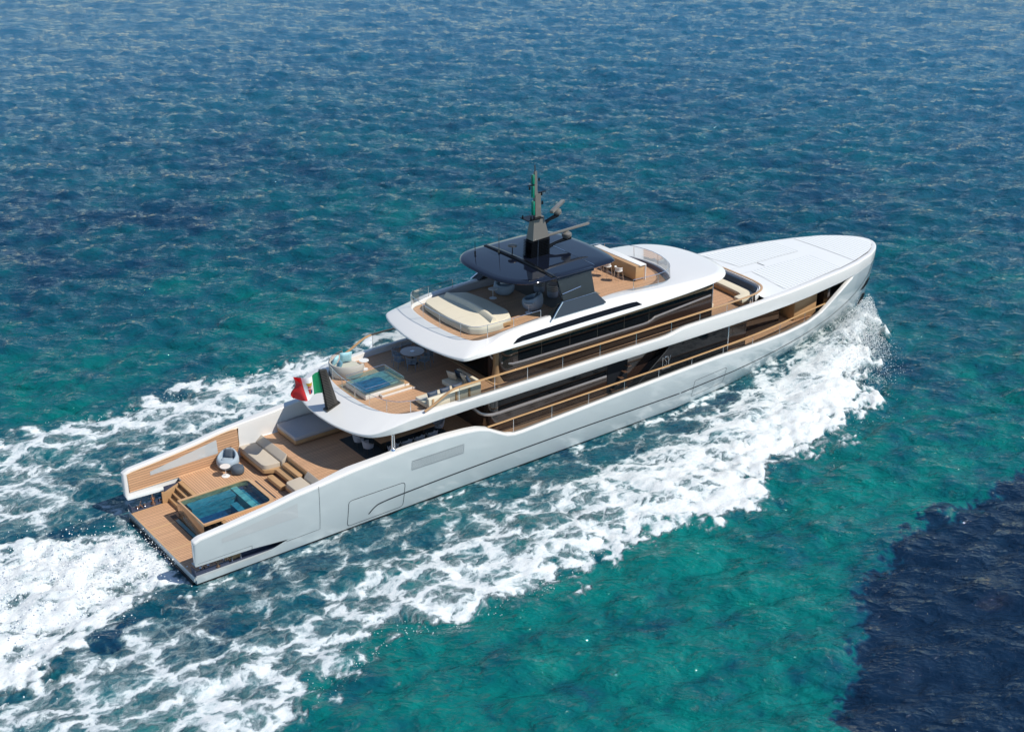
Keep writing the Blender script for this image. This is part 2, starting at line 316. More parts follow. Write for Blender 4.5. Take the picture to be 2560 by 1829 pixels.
def axis(lo, hi, d, left, right, gl, gr):
    """fine spacing d on lo..hi, growing outwards to -left / right"""
    m = list(np.arange(lo, hi+1e-6, d)); s = d; x = lo; L_ = []
    while x > left: s = min(s*(gl if lo-x < 40 else 1.09), 500); x -= s; L_.append(x)
    s = d; x = hi; R_ = []
    while x < right: s = min(s*(gr if x-hi < 135 else 1.09), 500); x += s; R_.append(x)
    return np.array(L_[::-1]+m+R_)
def build_water():
    ax = axis(-14, 58, .19, -4500, 5200, 1.02, 1.0095); ay = axis(-34, 24, .19, -4500, 5200, 1.02, 1.0085)
    X, Y = np.meshgrid(ax, ay, indexing='ij'); nx, ny = X.shape
    cell = np.maximum(np.gradient(ax)[:, None]+0*Y, np.gradient(ay)[None, :]+0*X)
    wd = math.radians(237)
    h1, dx1, dy1 = field(768, 118.0, sea_spec(1.9, wd, 3, 9.0), 3)
    h2, dx2, dy2 = field(512, 53.0, sea_spec(.75, wd-.35, 2, 4.0), 5)
    n1, _, _ = field(512, 90.0, fb(2.6, .25), 8); n2, _, _ = field(512, 33.0, fb(2.2, .9), 9); n3, _, _ = field(512, 70.0, fb(1.9, 1.2), 21)
    a1 = .092*sstep(cell, 1.3, .45); a2 = .075*sstep(cell, 3.5, 1.0)
    N1 = sample(n1, 90, X, Y); N2 = sample(n2, 33, X, Y); N3 = sample(n3, 70, X+13, Y-7)
    ya = np.abs(Y+.15*N2)
    # ---- foam density
    side = np.where(Y < 0, 1.0, 1.10)
    yo = np.interp(X, [-40, -10, 0, 5, 10, 14, 19, 23.6, 29.5, 35.2, 41.5, 46, 48.6, 50, 50.6], [25, 17.4, 15.2, 13.7, 14.6, 14.0, 13.6, 14.0, 12.4, 11.3, 8.7, 5.3, 3.2, 1.3, 0])*side+N1*.75+N2*.28
    gap = np.interp(X, [-20, -5, 5, 14, 22, 28, 35.4, 39, 44, 48, 50.3], [12, 9.5, 7.2, 6.3, 5.9, 5.8, 4.3, 3.0, 1.9, .7, 0])+N1*.45+N2*.35
    outer = sstep(yo-ya, -.5, 1.5); inner = sstep(ya-gap, -.7, 1.3)
    age = np.interp(X, [-40, -12, 0, 8, 16, 24, 32, 40, 50], [.40, .47, .50, .52, .57, .68, .80, .90, .95])
    crest = np.exp(-((yo-ya-1.5)/1.7)**2)*np.interp(X, [-20, 0, 12, 30, 50], [.10, .16, .18, .16, .1])
    bow = outer*inner*np.clip(age+crest+N1*.10+N2*.05+N3*.05, 0, 1.05)
    hull = np.interp(X, WX, WY); hug = np.exp(-np.abs(ya-hull-.25)/.33)*sstep(X, -1, 1)*sstep(50.5, X, X+.2)*.78
    sparse = outer*(1-inner)*np.interp(X, [0, 10, 25, 40], [.27, .27, .22, .2])+.03*N3*(X > -3)
    aft = np.maximum(-X, 0)
    washw = 3.0+.42*aft+N1*.5+N2*.4; wash = sstep(washw-ya, -.2, 1.3)*sstep(-X, -.2, .9)*np.clip(.93+N1*.10+N2*.10+N3*.05, 0, 1.1)
    streak = .75*np.exp(-((ya-(3.6+.30*aft))/.75)**2)*sstep(aft, .3, 2.0)*np.interp(aft, [0, 10, 16], [1, .55, 0])
    lace = .52*sstep(yo-ya, 0, 1.2)*sstep(-X, -1, 3)
    foam = np.maximum.reduce([bow, hug*(.7+.4*N2), sparse, lace])
    foam = np.maximum(foam, wash)-streak*(.55+.25*N2)
    foam = np.where(cell > 3, 0, np.clip(foam, 0, 1.15))*sstep(-X, 55, 30)
    # ---- height
    near = sstep(ya, 4.2, 7.5); calm = np.where((X > -1.5) & (X < 50.4), .25+.75*near, 1.0)*(1-.45*np.clip(foam, 0, 1))
    Z = calm*(a1*sample(h1, 118, X, Y)+a2*sample(h2, 53, X, Y))
    dX = calm*(a1*1.25*sample(dx1, 118, X, Y)+a2*.8*sample(dx2, 53, X, Y)); dY = calm*(a1*1.25*sample(dy1, 118, X, Y)+a2*.8*sample(dy2, 53, X, Y))
    u = np.clip((ya-hull)/np.maximum(yo-hull, .3), 0, 1.6)
    ridge = np.interp(X, [0, 15, 25, 36, 42, 46, 48.5, 50, 50.5], [.05, .22, .38, .62, .85, 1.1, .9, .0, 0])*np.exp(-((u-.55)/.34)**2)*(X > -2)
    Z += ridge*(1+.05*N2)*sstep(cell, 2, .4)
    Z += np.clip(foam, 0, 1)*(.02*N2+.006*N3)*sstep(cell, 1.2, .3)
    Z += wash*(.10*N2+.12*N1)*.8*sstep(aft, .2, 1.6)*np.interp(aft, [0, 14, 30], [1, .5, 0])*sstep(cell, 1.2, .3)
    inside = (X > .3) & (X < 49.5) & (np.abs(Y) < np.interp(X, WX, WY)-.35); Z = np.where(inside, -.5, Z); foam = np.where(inside, 0, foam)
    # ---- colour of the sea bed showing through, with far haze painted in
    b1, _, _ = field(256, 150.0, fb(2.3, .10), 31); b2, _, _ = field(256, 47.0, fb(2.4, .35), 33)
    B = sample(b1, 150, X, Y); B2 = sample(b2, 47, X, Y)
    haze_mix = sstep(np.hypot(X-15, Y), 30, 135); tone = .35+(.065*B+.035*B2)*(1-.7*haze_mix)+.06*B2*sstep(-Y, 6, 15)
    stb = sstep(-Y, 6, 15)*sstep(70-X, 0, 18); tone = tone+stb*.23
    prt = sstep(Y, 6, 18)*sstep(60-Y, 0, 40)*sstep(30-X, -20, 30); tone += prt*.10
    nb = np.interp(X, [8, 15.9, 18.8, 24.5, 28.9, 34, 39, 60, 90], [-36, -28.6, -26.3, -22.2, -20.7, -20.6, -20.0, -15, -8])+B2*.4+N2*.35
    navy = sstep(nb-Y, -.25, .35)*sstep(95-X, 0, 40); tone = tone*(1-navy)+navy*(-.05+.04*B2)
    dist = np.hypot(X-CAM.x, Y-CAM.y); tone -= sstep(dist, 120, 330)*.06  # tone drops with distance from the camera
    vs = np.stack([X+dX, Y+dY, Z], -1).reshape(-1, 3)
    me = bpy.data.meshes.new('water'); me.vertices.add(nx*ny); me.vertices.foreach_set('co', vs.astype(np.float32).ravel())
    I, J = np.meshgrid(np.arange(nx-1), np.arange(ny-1), indexing='ij'); a = (I*ny+J).ravel(); q = np.stack([a, a+ny, a+ny+1, a+1], 1).astype(np.int32)
    me.loops.add(q.size); me.loops.foreach_set('vertex_index', q.ravel()); me.polygons.add(len(q)); me.polygons.foreach_set('loop_start', np.arange(0, q.size, 4, dtype=np.int32))
    me.update(calc_edges=True); me.polygons.foreach_set('use_smooth', np.ones(len(q), bool))
    for nm, arr in (('foam', foam), ('tone', tone), ('far', sstep(cell, .35, 2.2)), ('haze_mix', haze_mix)):
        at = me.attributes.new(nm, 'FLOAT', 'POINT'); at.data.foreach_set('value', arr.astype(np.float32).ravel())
    me.validate()
    o = bpy.data.objects.new('water', me); col.objects.link(o); o['kind'] = 'structure'
    # material
    t = NT('sea_water'); b = t.b; P = t.obj()
    fa = t.new('ShaderNodeAttribute', attribute_name='foam').outputs['Fac']; to = t.new('ShaderNodeAttribute', attribute_name='tone').outputs['Fac']
    wob = t.new('ShaderNodeTexNoise'); t.link(P, wob.inputs['Vector']); wob.inputs['Scale'].default_value = .55; wob.inputs['Detail'].default_value = 4
    dv = t.new('ShaderNodeVectorMath', operation='MULTIPLY_ADD'); t.link(wob.outputs['Color'], dv.inputs[0]); dv.inputs[1].default_value = (1.5, 1.5, 0); t.link(P, dv.inputs[2]); Q = dv.outputs[0]
    Qs = t.vscale(Q, (.70, 1.0, 1.0))
    def voro(scale, vec):
        v = t.new('ShaderNodeTexVoronoi', voronoi_dimensions='2D', feature='DISTANCE_TO_EDGE'); t.link(vec, v.inputs['Vector']); v.inputs['Scale'].default_value = scale; return v.outputs['Distance']
    w2 = t.new('ShaderNodeTexNoise'); t.link(P, w2.inputs['Vector']); w2.inputs['Scale'].default_value = 2.2; w2.inputs['Detail'].default_value = 4
    dv2 = t.new('ShaderNodeVectorMath', operation='MULTIPLY_ADD'); t.link(w2.outputs['Color'], dv2.inputs[0]); dv2.inputs[1].default_value = (.55, .55, 0); t.link(Qs, dv2.inputs[2]); Q2 = dv2.outputs[0]
    l1 = t.smooth(voro(.50, Q2), 0, .26, 1, 0); l2 = t.smooth(voro(1.5, Q2), 0, .30, 1, 0); l3 = t.smooth(voro(4.2, Q2), 0, .34, 1, 0)
    f1 = t.noise(Qs, 1.5, 7, .68); f2 = t.noise(t.vscale(Q, (.6, 1, 1)), 5.0, 6, .68); f3 = t.noise(P, 26, 3, .65)
    pat = t.math('ADD', t.math('ADD', t.math('MULTIPLY', l1, .32), t.math('ADD', t.math('MULTIPLY', l2, .20), t.math('MULTIPLY', l3, .08))), t.math('ADD', t.math('MULTIPLY', f1, .34), t.math('ADD', t.math('MULTIPLY', f2, .40), t.math('MULTIPLY', f3, .34))))
    th = t.math('SUBTRACT', 1.15, t.math('MULTIPLY', fa, .86)); df = t.math('SUBTRACT', pat, th)
    fm = t.math('MULTIPLY', t.math('POWER', t.smooth(df, -.17, .29), 1.25), t.smooth(fa, .02, .12))
    milk = t.math('MULTIPLY', t.smooth(df, -.36, .10), t.smooth(fa, .05, .5))
    nz = t.noise(P, .35, 5, .6); tt = t.math('ADD', to, t.math('MULTIPLY', t.math('SUBTRACT', nz, .5), .20))
    ramp = t.new('ShaderNodeValToRGB'); t.link(tt, ramp.inputs[0]); el = ramp.color_ramp.elements
    el[0].position = .0; el[0].color = (.004, .018, .046, 1); el[1].position = 1.0; el[1].color = (.001, .19, .17, 1)
    for p, c in ((.22, (.004, .038, .082)), (.42, (.003, .074, .108)), (.64, (.001, .125, .125))):
        e = el.new(p); e.color = (*c, 1)
    water = ramp.outputs[0]
    hzf = t.new('ShaderNodeAttribute', attribute_name='haze_mix').outputs['Fac']; water = t.mix(t.math('MULTIPLY', hzf, .80), water, (.018, .118, .225))  # pale blue of haze and sky reflection painted into the far water colour
    wm = t.mix(t.math('MULTIPLY', milk, .50), water, (.10, .27, .29))
    thick = t.math('MULTIPLY', t.smooth(df, .0, .55), t.smooth(t.math('ADD', t.math('MULTIPLY', f2, .6), t.math('MULTIPLY', f3, .4)), .30, .62, .55, 1.0)); fc = t.mix(thick, (.42, .53, .57), (.79, .82, .83))
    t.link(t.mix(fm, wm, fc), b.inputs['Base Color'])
    b.inputs['IOR'].default_value = 1.33
    fr_ = t.new('ShaderNodeAttribute', attribute_name='far').outputs['Fac']
    t.link(t.math('ADD', t.math('ADD', .032, t.math('MULTIPLY', fr_, .06)), t.math('MULTIPLY', fm, .75)), b.inputs['Roughness'])
    t.link(t.math('SUBTRACT', .50, t.math('MULTIPLY', fm, .42)), b.inputs['Specular IOR Level'])
    def rot(deg):
        wr = t.new('ShaderNodeMapping'); t.link(P, wr.inputs[0]); wr.inputs['Rotation'].default_value = (0, 0, math.radians(deg)); return wr.outputs[0]
    def crest(vec, sc, det, st, rough=.5):
        n = t.noise(t.vscale(vec, (1.0, st, 1)), sc, det, rough, .25); return t.math('POWER', n, 3.0)
    Ra, Rb = rot(-57), rot(-36)
    r0 = crest(Ra, .50, 3, .42); r1 = crest(Rb, 1.15, 3, .40); r2 = crest(Ra, 2.6, 3, .45); r3 = crest(rot(-75), 6.0, 3, .5, .6)
    hgt = t.math('ADD', t.math('ADD', t.math('MULTIPLY', r0, .55), t.math('MULTIPLY', r1, .55)), t.math('ADD', t.math('MULTIPLY', r2, .34), t.math('MULTIPLY', r3, .11)))
    hgt = t.math('MULTIPLY', t.math('MULTIPLY', hgt, t.math('SUBTRACT', 1.0, t.math('MULTIPLY', fr_, .62))), t.math('SUBTRACT', 1.0, t.math('MULTIPLY', fm, .75)))
    hgt = t.math('ADD', hgt, t.math('MULTIPLY', fm, t.math('ADD', t.math('MULTIPLY', f1, .02), t.math('ADD', t.math('MULTIPLY', f2, .03), t.math('MULTIPLY', f3, .02)))))
    bp = t.bump(hgt, .9, 1.0)
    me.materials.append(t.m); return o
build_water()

# ------------------------------------------------------------------ the yacht
Y_ = thing('yacht', 'long white motor yacht with three decks and dark windows, under way', 'yacht')
ZT = ([0,.2,1.75,3.7,5.2,6.4,8.3,11.5,13.7,15,15.7,16.3,16.9,17.5,18.0,18.6,20.5,25,30,33,36,39,41,42.3,43,43.9,45.2,45.6,51],
      [2.50,2.60,2.74,2.95,3.18,3.28,3.48,3.64,3.62,3.52,3.42,3.22,2.86,2.54,2.42,2.40,2.48,2.64,2.79,2.81,2.68,2.57,2.60,2.88,3.24,3.74,4.28,4.42,4.42])
def ztop(x): return float(np.interp(x, *ZT))
def zband(x): return float(np.interp(x, [8, 16, 25, 33, 40, 51], [4.5, 4.56, 4.53, 4.46, 4.42, 4.42]))
def zrim(x): return float(np.interp(x, [14, 28.2, 28.7, 29.3, 29.8, 36, 42, 48, 50.3], [5.20, 5.20, 5.24, 5.36, 5.42, 5.40, 5.30, 5.12, 5.0]))
def thick(x): return float(np.interp(x, [0, 6.3, 8, 10, 15.5, 17.8, 30, 46, 49], [.36, .38, .55, .46, .44, .30, .28, .30, .18]))
DECK = 2.3
XS = sorted(set([round(v, 3) for v in list(np.linspace(0, 1, 9))+list(np.linspace(1, 15, 40))+list(np.linspace(15, 19, 36))+list(np.linspace(19, 40, 43))+list(np.linspace(40, 46, 40))+list(np.linspace(46, 49, 18))+[49+1.3*math.sin(k/16*math.pi/2) for k in range(17)]]))
def low_top(x): return float(np.interp(x, [0, 3.2, 3.6, 4.7], [.46, .46, .50, .82])) if x < 4.7 else None
def up_bot(x): return float(np.interp(x, [0, 2.8, 4.7], [1.12, 1.02, .82]))
def side_pts(x, zs): return [(x, -hy(x, z), z) for z in zs]
def mirror(mb):
    n = len(mb.v); mb.v += [(x, -y, z) for x, y, z in mb.v]; mb.f += [tuple(i+n for i in f[::-1]) for f in mb.f]; mb.mi += mb.mi[:]; return mb

hull = MB()
# lower strakes with black boot top
for zs, mi in (([-.9, -.5, -.2, 0, .1], 1), ([.1, .16], 0)):
    hull.loft([side_pts(x, zs) for x in XS], mi=mi)
hull.loft([side_pts(x, np.linspace(.16, low_top(x), 5)) for x in XS if x < 4.7]+[side_pts(4.7, np.linspace(.16, .82, 5))], mi=0)
hull.loft([side_pts(x, np.linspace(.16, .82, 5)) for x in [4.7]+[x for x in XS if x > 4.7]], mi=0)
# upper strakes, bulwark cap and inner face
def upper_sec(x):
    zb = up_bot(x) if x < 4.7 else .82; zt = ztop(x); th = thick(x); fwd = x > 45.4
    zs = list(np.linspace(zb, zt-(.005 if fwd else .14), 10)); out = side_pts(x, zs); yo = hy(x, zt); yi = max(yo-th, .02)
    zmid = max(zt-.3, DECK-.02) if x > 6.35 else zt-.3
    zlow = DECK-.05 if x > 7.5 else 1.35
    if x < 2.6: zlow = zb
    zlow = min(zlow, zmid-.01); ym = max(min(yi-.01, hy(x, zmid)-.12), .01); yl = max(min(yi-.01, hy(x, zlow)-.12), .01)
    cap = fillet([out[-1], (x, -yo, zt), (x, -yi, zt+(.0 if x > 17.8 else .01)), (x, -ym, zmid)], [.004, .004] if fwd else [.13, .06], 4)
    return out+[tuple(p) for p in cap[1:]]+[(x, -yl, zlow)]
secs = [upper_sec(x) for x in XS]
# rounded aft end of the wings
def aft_round(sec, dx, sh):
    c = np.mean(np.array(sec), 0); return [(dx, c[1]+(p[1]-c[1])*sh, c[2]+(p[2]-c[2])*(1-(1-sh)*.25)) for p in sec]
secs = [aft_round(secs[0], -.09, .55), aft_round(secs[0], -.06, .85)]+secs
nlow = 10
hull.loft([r[:nlow] for r in secs], mi=0); hull.loft([r[nlow-1:] for r in secs if r[0][0] < 45.5], mi=2); hull.loft([r[nlow-1:] for r in secs if r[0][0] > 45.3], mi=0); hull.add(secs[0], [tuple(range(len(secs[0])))])
# underside of the wing ends
hull.loft([[ (x, -hy(x, up_bot(x)), up_bot(x)), (x, -hy(x, up_bot(x))+thick(x)+.1, up_bot(x)) ] for x in [-.06]+[x for x in XS if x < 4.7]], mi=0)
mirror(hull)
HULL = hull.build('hull', ['hull', 'black', 'white'], Y_, ang=42)

def both(mb, name, m, parent, **kw):
    p = MB(); p.v = [(x, -y, z) for x, y, z in mb.v]; p.f = [f[::-1] for f in mb.f]; p.mi = mb.mi[:]
    return mb.build(name, m, parent, **kw), p.build(name, m, parent, **kw)
def on_hull(mb, pts, w_=.045, off=.004, mi=0):
    """thin strip lying on the starboard and port hull skin"""
    secs = []
    for i, (x, z) in enumerate(pts):
        a = pts[max(i-1, 0)]; b_ = pts[min(i+1, len(pts)-1)]; d = np.array([b_[0]-a[0], b_[1]-a[1]]); d /= np.linalg.norm(d); n = np.array([-d[1], d[0]])*w_/2
        p, q = (x+n[0], z+n[1]), (x-n[0], z-n[1]); secs.append([(p[0], -hy(p[0], p[1])-off, p[1]), (q[0], -hy(q[0], q[1])-off, q[1])])
    mb.loft(secs, mi=mi); return mb
def dens(pts, n=8, closed=False):
    out = []
    pts = list(pts)+([pts[0]] if closed else [])
    for a, b_ in zip(pts, pts[1:]):
        for k in range(n): out.append((a[0]+(b_[0]-a[0])*k/n, a[1]+(b_[1]-a[1])*k/n))
    out.append(pts[-1]); return out
g = MB(); on_hull(g, dens(cr([(9.2, .56), (9.55, .88), (9.95, 1.01), (11.3, 1.09), (15.1, 1.18), (22, 1.24), (29, 1.17), (34, 1.22), (38, 1.35), (41.5, 1.6), (44.3, 2.05), (46.6, 2.75), (47.6, 3.35), (48.4, 4.0), (49.0, 4.6)], 5), 2), .085); both(g, 'style_line', 'groove', HULL)
def hull_rect(pts, r, w_):
    g = MB(); on_hull(g, dens(round_poly(pts, r, 4), 4, True), w_); return g
both(hull_rect([(8.0, .25), (11.25, .25), (11.25, 1.78), (8.0, 1.80)], .22, .035), 'side_door', 'groove', HULL)
both(hull_rect([(31.1, .5), (33.75, .62), (33.6, 1.78), (31.0, 1.68)], .12, .028), 'side_door', 'groove', HULL)
g = MB(); on_hull(g, dens([(6.36, 3.26), (6.44, .74), (4.6, .72)], 6), .022); both(g, 'panel_seam', 'groove', HULL)
g = MB(); on_hull(g, dens([(2.8, 1.03), (2.8, 1.22), (.05, 1.26)], 6), .016); both(g, 'panel_seam', 'groove', HULL)
def patch(mb, corners, n=10, off=.006, mi=0, yfun=None, m_=6):
    """quad patch on the hull skin: corners (x,z) a,b,c,d"""
    a, b_, c, d = [np.array(p, float) for p in corners]; secs = []
    for i in range(n+1):
        u = i/n; p = a+(b_-a)*u; q = d+(c-d)*u; secs.append([(*(lambda r: (r[0], -(hy(r[0], r[1])+off), r[1]))(p+(q-p)*k/m_),) for k in range(m_+1)])
    mb.loft(secs, mi=mi); return mb
v = MB(); patch(v, [(11.62, 2.36), (14.74, 2.31), (14.74, 2.84), (11.62, 2.87)], off=.004, mi=1)
for k in range(8):
    f = (k+.5)/8; on_hull(v, dens([(11.66, 2.37+f*.49), (14.70, 2.32+f*.50)], 10), .024, .010, 0)
on_hull(v, dens([(11.62, 2.36), (14.74, 2.31), (14.74, 2.84), (11.62, 2.87)], 6, True), .024, .012, 0)
both(v, 'air_vent', ['vent', 'hull'], HULL)
wq = MB(); patch(wq, [(1.29, 1.95), (5.22, 1.92), (5.21, 2.72), (1.29, 2.22)], 14); both(wq, 'stern_window', 'film', HULL)
for x, z in ((44.0, 1.2), (42.7, 1.05), (40.6, .98), (37.9, .95), (36.5, .98)):
    p = MB(); c = [(x+.16*math.cos(k/14*2*math.pi), z+.16*math.sin(k/14*2*math.pi)) for k in range(14)]
    p.add([(a, -hy(a, b_)-.004, b_) for a, b_ in c], [tuple(range(14))]); both(p, 'porthole', 'film', HULL)
a = MB()
patch(a, [(47.5, 2.60), (49.25, 2.45), (49.85, 2.95), (48.2, 3.08)], 10, .03); both(a, 'anchor_pocket', 'anchor', HULL); a = MB(); patch(a, [(48.9, .70), (49.75, .9), (50.0, 1.4), (48.8, 1.85)], 10, .03)
both(a, 'anchor_pocket', 'anchor', HULL)

# ---- mooring recess at the stern corners, swim platform
plat = MB(); plat.box(.0, 6.0, -3.72, 3.72, .02, .438, .02)
plat.prism([(0, -3.72), (4.6, -3.74), (4.6, -3.60), (0, -3.60)], .3, .455); plat.prism([(0, 3.60), (4.6, 3.60), (4.6, 3.74), (0, 3.72)], .3, .455)
plat.box(-.07, .02, -3.7, 3.7, .12, .445, .03)
PLAT = plat.build('swim_platform', 'hull', Y_)
fend = MB(); fend.box(-.12, -.0, -3.6, 3.6, -.2, .16, .03); fend.build('rubbing_strake', 'black', PLAT)
t = MB(); t.box(-.05, 1.95, -3.36, 3.36, .439, .452); t.build('teak', 'teak', PLAT)
t = MB()
t.box(-.06, .02, -3.38, 3.38, .4525, .457); t.box(0, 1.9, 3.30, 3.38, .4525, .457); t.box(0, 1.9, -3.38, -3.30, .4525, .457); t.build('teak_border', 'teak_plain', PLAT)
for y in (1.34, -.95): t = MB(); t.box(.05, 1.5, y-.075, y+.075, .4525, .456); t.build('teak_border', 'teak_plain', PLAT)
t = MB(); t.box(1.22, 1.9, 2.19, 2.25, .4562, .4575); t.box(1.36, 1.66, -.55, 1.99, .453, .4575); t.box(1.2, 1.5, -.62, -.58, .4565, .458); t.build('shower_hatch', 'groove', PLAT)
for s in (1, -1):
    r = MB(); r.box(1.75, 4.6, s*3.37 if s > 0 else -3.40, s*3.40 if s > 0 else -3.37, .46, 1.36); r.box(.03, 1.75, s*3.60 if s > 0 else -3.62, s*3.62 if s > 0 else -3.60, .47, .62); r.box(.02, 4.6, min(s*3.40, s*3.72), max(s*3.40, s*3.72), .456, .47)
    r.box(-.02, .03, min(s*3.36, s*3.80), max(s*3.36, s*3.80), .45, .80, .01)
    r.build('mooring_recess', 'niche', PLAT)
for s in (1, -1):
    for x in (.35, .75, 1.55, 1.95, 2.4):
        b = MB(); b.lathe([(.05, 0), (.05, .05), (.025, .08), (.025, .2), (.06, .24), (.0, .25)], (x, s*3.55, .47), 10); b.build('bollard', 'chrome', PLAT)
    b = MB(); b.lathe([(.13, 0), (.13, .06), (.07, .1), (.06, .26), (.12, .30), (.12, .36), (0, .38)], (1.2, s*3.58, .47), 16); b.tube([(1.2, s*3.58, .8), (1.22, s*3.62, 1.0)], .045); b.build('capstan', 'copper', PLAT)
    for x in (.5, 1.75): b = MB(); b.tube([(x-.14, s*3.5, .5), (x, s*3.52, .72), (x+.1, s*3.6, .86)], .03); b.tube([(x+.12, s*3.5, .5), (x, s*3.52, .72)], .03); b.build('fairlead', 'copper', PLAT)

# ---- terrace deck with pool and stairs
ter = MB()
ZTR = 1.40
ter.box(2.72, 5.62, -3.38, -1.42, .44, ZTR-.012); ter.box(2.74, 5.62, 1.46, 3.38, .44, ZTR-.012); ter.box(5.62, 7.5, -3.70, 3.70, .44, ZTR-.012); ter.box(2.74, 5.7, 3.36, 3.86, 1.28, ZTR-.012); ter.box(2.74, 5.7, -3.86, -3.36, 1.28, ZTR-.012)
ter.box(5.36, 5.62, -1.42, 1.46, .44, ZTR-.012); pass
TER = ter.build('terrace_deck', 'white', Y_)
t = MB()
t.box(2.72, 5.62, -3.84, -1.42, ZTR-.011, ZTR); t.box(2.74, 5.62, 1.46, 3.84, ZTR-.011, ZTR); t.box(5.62, 7.47, -3.84, 3.84, ZTR-.011, ZTR); t.box(5.38, 5.62, -1.42, 1.46, ZTR-.011, ZTR)
t.build('teak', 'teak_y', TER)
for s in (1, -1):
    st = MB(); ya, yb = (1.46, 3.36) if s > 0 else (-3.36, -1.42)
    for k in range(4):
        z1 = .45+.2375*(k+1); st.box(1.92+.2*k, 2.74, ya, yb, z1-.2375+.0, z1-.004*(k+1), .012)
    st.prism([(1.62, s*3.36), (1.95, s*3.28), (2.76, s*3.28), (2.76, s*3.365), (1.64, s*3.50)], .47, lambda x, y: float(np.interp(x, [1.6, 2.0, 2.7], [1.02, 1.12, 1.415])), .02)
    st.build('staircase', 'wood', TER)
    n_ = MB()
    for k in range(3): n_.box(1.915+.2*k+.2, 1.925+.2*k+.2, ya+.1, yb-.06, .45+.2375*(k+1)+.03, .45+.2375*(k+2)-.05)
    n_.build('riser_niche', 'darkwood', TER)
pool = MB()
x0, x1, y0, y1 = 1.62, 5.36, -1.40, 1.44
pool.box(x0+.05, x1, y0, y0+.07, .45, 1.44); pool.box(x0+.05, x1, y1-.07, y1, .45, 1.44); pool.box(x1-.08, x1, y0+.07, y1-.07, .45, 1.44); pool.box(x0+.05, x1-.08, y0+.07, y1-.07, .45, .60)
POOL = pool.build('plunge_pool', 'pooltile', Y_)
rimo = round_poly([(x0, y0-.03), (x1+.12, y0-.03), (x1+.12, y1+.03), (x0, y1+.03)], [.02, .4, .4, .02], 6); rimi = round_poly([(x0+.07, y0+.09), (x1-.05, y0+.09), (x1-.05, y1-.09), (x0+.07, y1-.09)], [.02, .34, .34, .02], 6)
rm = MB(); n = len(rimo); rm.loft([[(*p, 1.40) for p in rimo], [(*p, 1.50) for p in rimo], [(*p, 1.50) for p in rimi], [(*p, 1.20) for p in rimi]], closed=True); rm.build('coping', 'teak_plain', POOL, ang=30)
gf = MB(); gf.box(x0-.02, x0+.05, y0-.03, y1+.03, .455, 1.495, .008); gf.build('front_panel', mat('tan_reflection_glass', (.32, .22, .13), .10, .25, .6), POOL)  # tan base colour stands in for the teak deck mirrored in this glass
sf = MB(); sf.box(x0+.0, x1-1.0, y0-.034, y0-.003, .47, 1.40); sf.build('side_glass', 'dark', POOL)
ps = MB(); ps.box(x1-.95, x1-.62, y0+.08, y1-.08, .6, 1.28); ps.build('seat_ledge', 'poolstep', POOL)
ps = MB(); ps.box(x1-1.5, x1-1.15, y0+.08, y1-1.1, .6, 1.05); ps.box(2.0, x1-.95, y1-.75, y1-.08, .6, 1.22); ps.box(x1-.62, x1-.08, y0+.08, y1-.08, .6, 1.0); ps.build('bench', 'poolpale', POOL)
pw = MB(); pw.add([(x0+.06, y0+.08, 1.455), (x1-.07, y0+.08, 1.455), (x1-.07, y1-.08, 1.455), (x0+.06, y1-.08, 1.455)], [(0, 1, 2, 3)]); pw.build('water', 'poolwater', POOL)
tr = MB(); tr.box(1.38, 1.60, y0+.6, y1+.15, .4585, .478, .005); tr.box(1.40, 1.58, y0+.75, y1, .4785, .482, mi=1); tr.build('overflow_channel', ['carbon', 'poolpale'], POOL)
gr = MB(); gr.box(5.62, 5.70, -1.05, 1.1, 1.401, 1.406); gr.build('drain_slot', 'groove', TER)
# port and starboard wing cladding
for s in (1, -1):
    tk = MB(); P_ = []
    for x in np.linspace(.14, 6.2, 26): P_.append((x, ztop(x)-.16))
    P_ = [(.14, 1.42)]+[(x, z) for x, z in P_]+[(6.2, 2.15), (5.95, 1.40), (2.7, 1.40)]
    yi = lambda x: s*(hy(x, ztop(x))-thick(x)-.022)
    tk.add([(x, yi(x), z) for x, z in P_], [tuple(range(len(P_)))]); tk.build('wing_cladding', 'teak_side', HULL, smooth=False)
    bd = MB(); bd.tube([(x, yi(x)-s*.004, z) for x, z in P_], .03, 6, closed=True); bd.build('cladding_border', 'teak_plain', HULL)
    ww = MB(); ww.add([(x, yi(x)-s*.012, z) for x, z in ((1.30, 1.98), (5.0, 2.02), (4.97, 2.80), (1.30, 2.19))], [(0, 1, 2, 3)]); ww.build('inner_window', 'film', HULL, smooth=False)
# landing between the terrace sofas, wooden step blocks
ld = MB(); ld.prism(round_poly([(6.18, 3.78), (6.18, 1.2), (6.5, 1.02), (6.72, .92), (6.72, -.62), (6.3, -.82), (6.3, -3.8), (7.46, -3.8), (7.46, 3.78)], .12, 4), 1.58, 1.775, .02); ld.build('sofa_base', 'wood', TER)
for (xa, xb, ya, yb, za, zb) in ((6.14, 6.47, -.66, .78, 1.47, 1.66), (7.06, 7.40, -.80, .84, 1.82, 2.03)):
    b = MB(); b.prism(round_poly([(xa, ya), (xb, ya), (xb, yb), (xa, yb)], .1, 4), za, zb, .02); b.build('step_block', 'wood', TER)
rs = MB(); rs.box(7.44, 7.5, -3.8, 3.8, 1.41, 2.28); rs.build('deck_riser', 'teak_plain', TER)

# ---- main deck
XM = [x for x in XS if 7.44 <= x <= 46]
md = MB(); md.loft([[(x, -(hy(x, DECK)-.12), DECK-.012), (x, hy(x, DECK)-.12, DECK-.012)] for x in XM]); MD = md.build('main_deck', 'white', Y_)
t = MB(); t.loft([[(x, -(hy(x, DECK)-thick(x)-.03), DECK), (x, hy(x, DECK)-thick(x)-.03, DECK)] for x in XM]); t.build('teak', 'teak', MD)
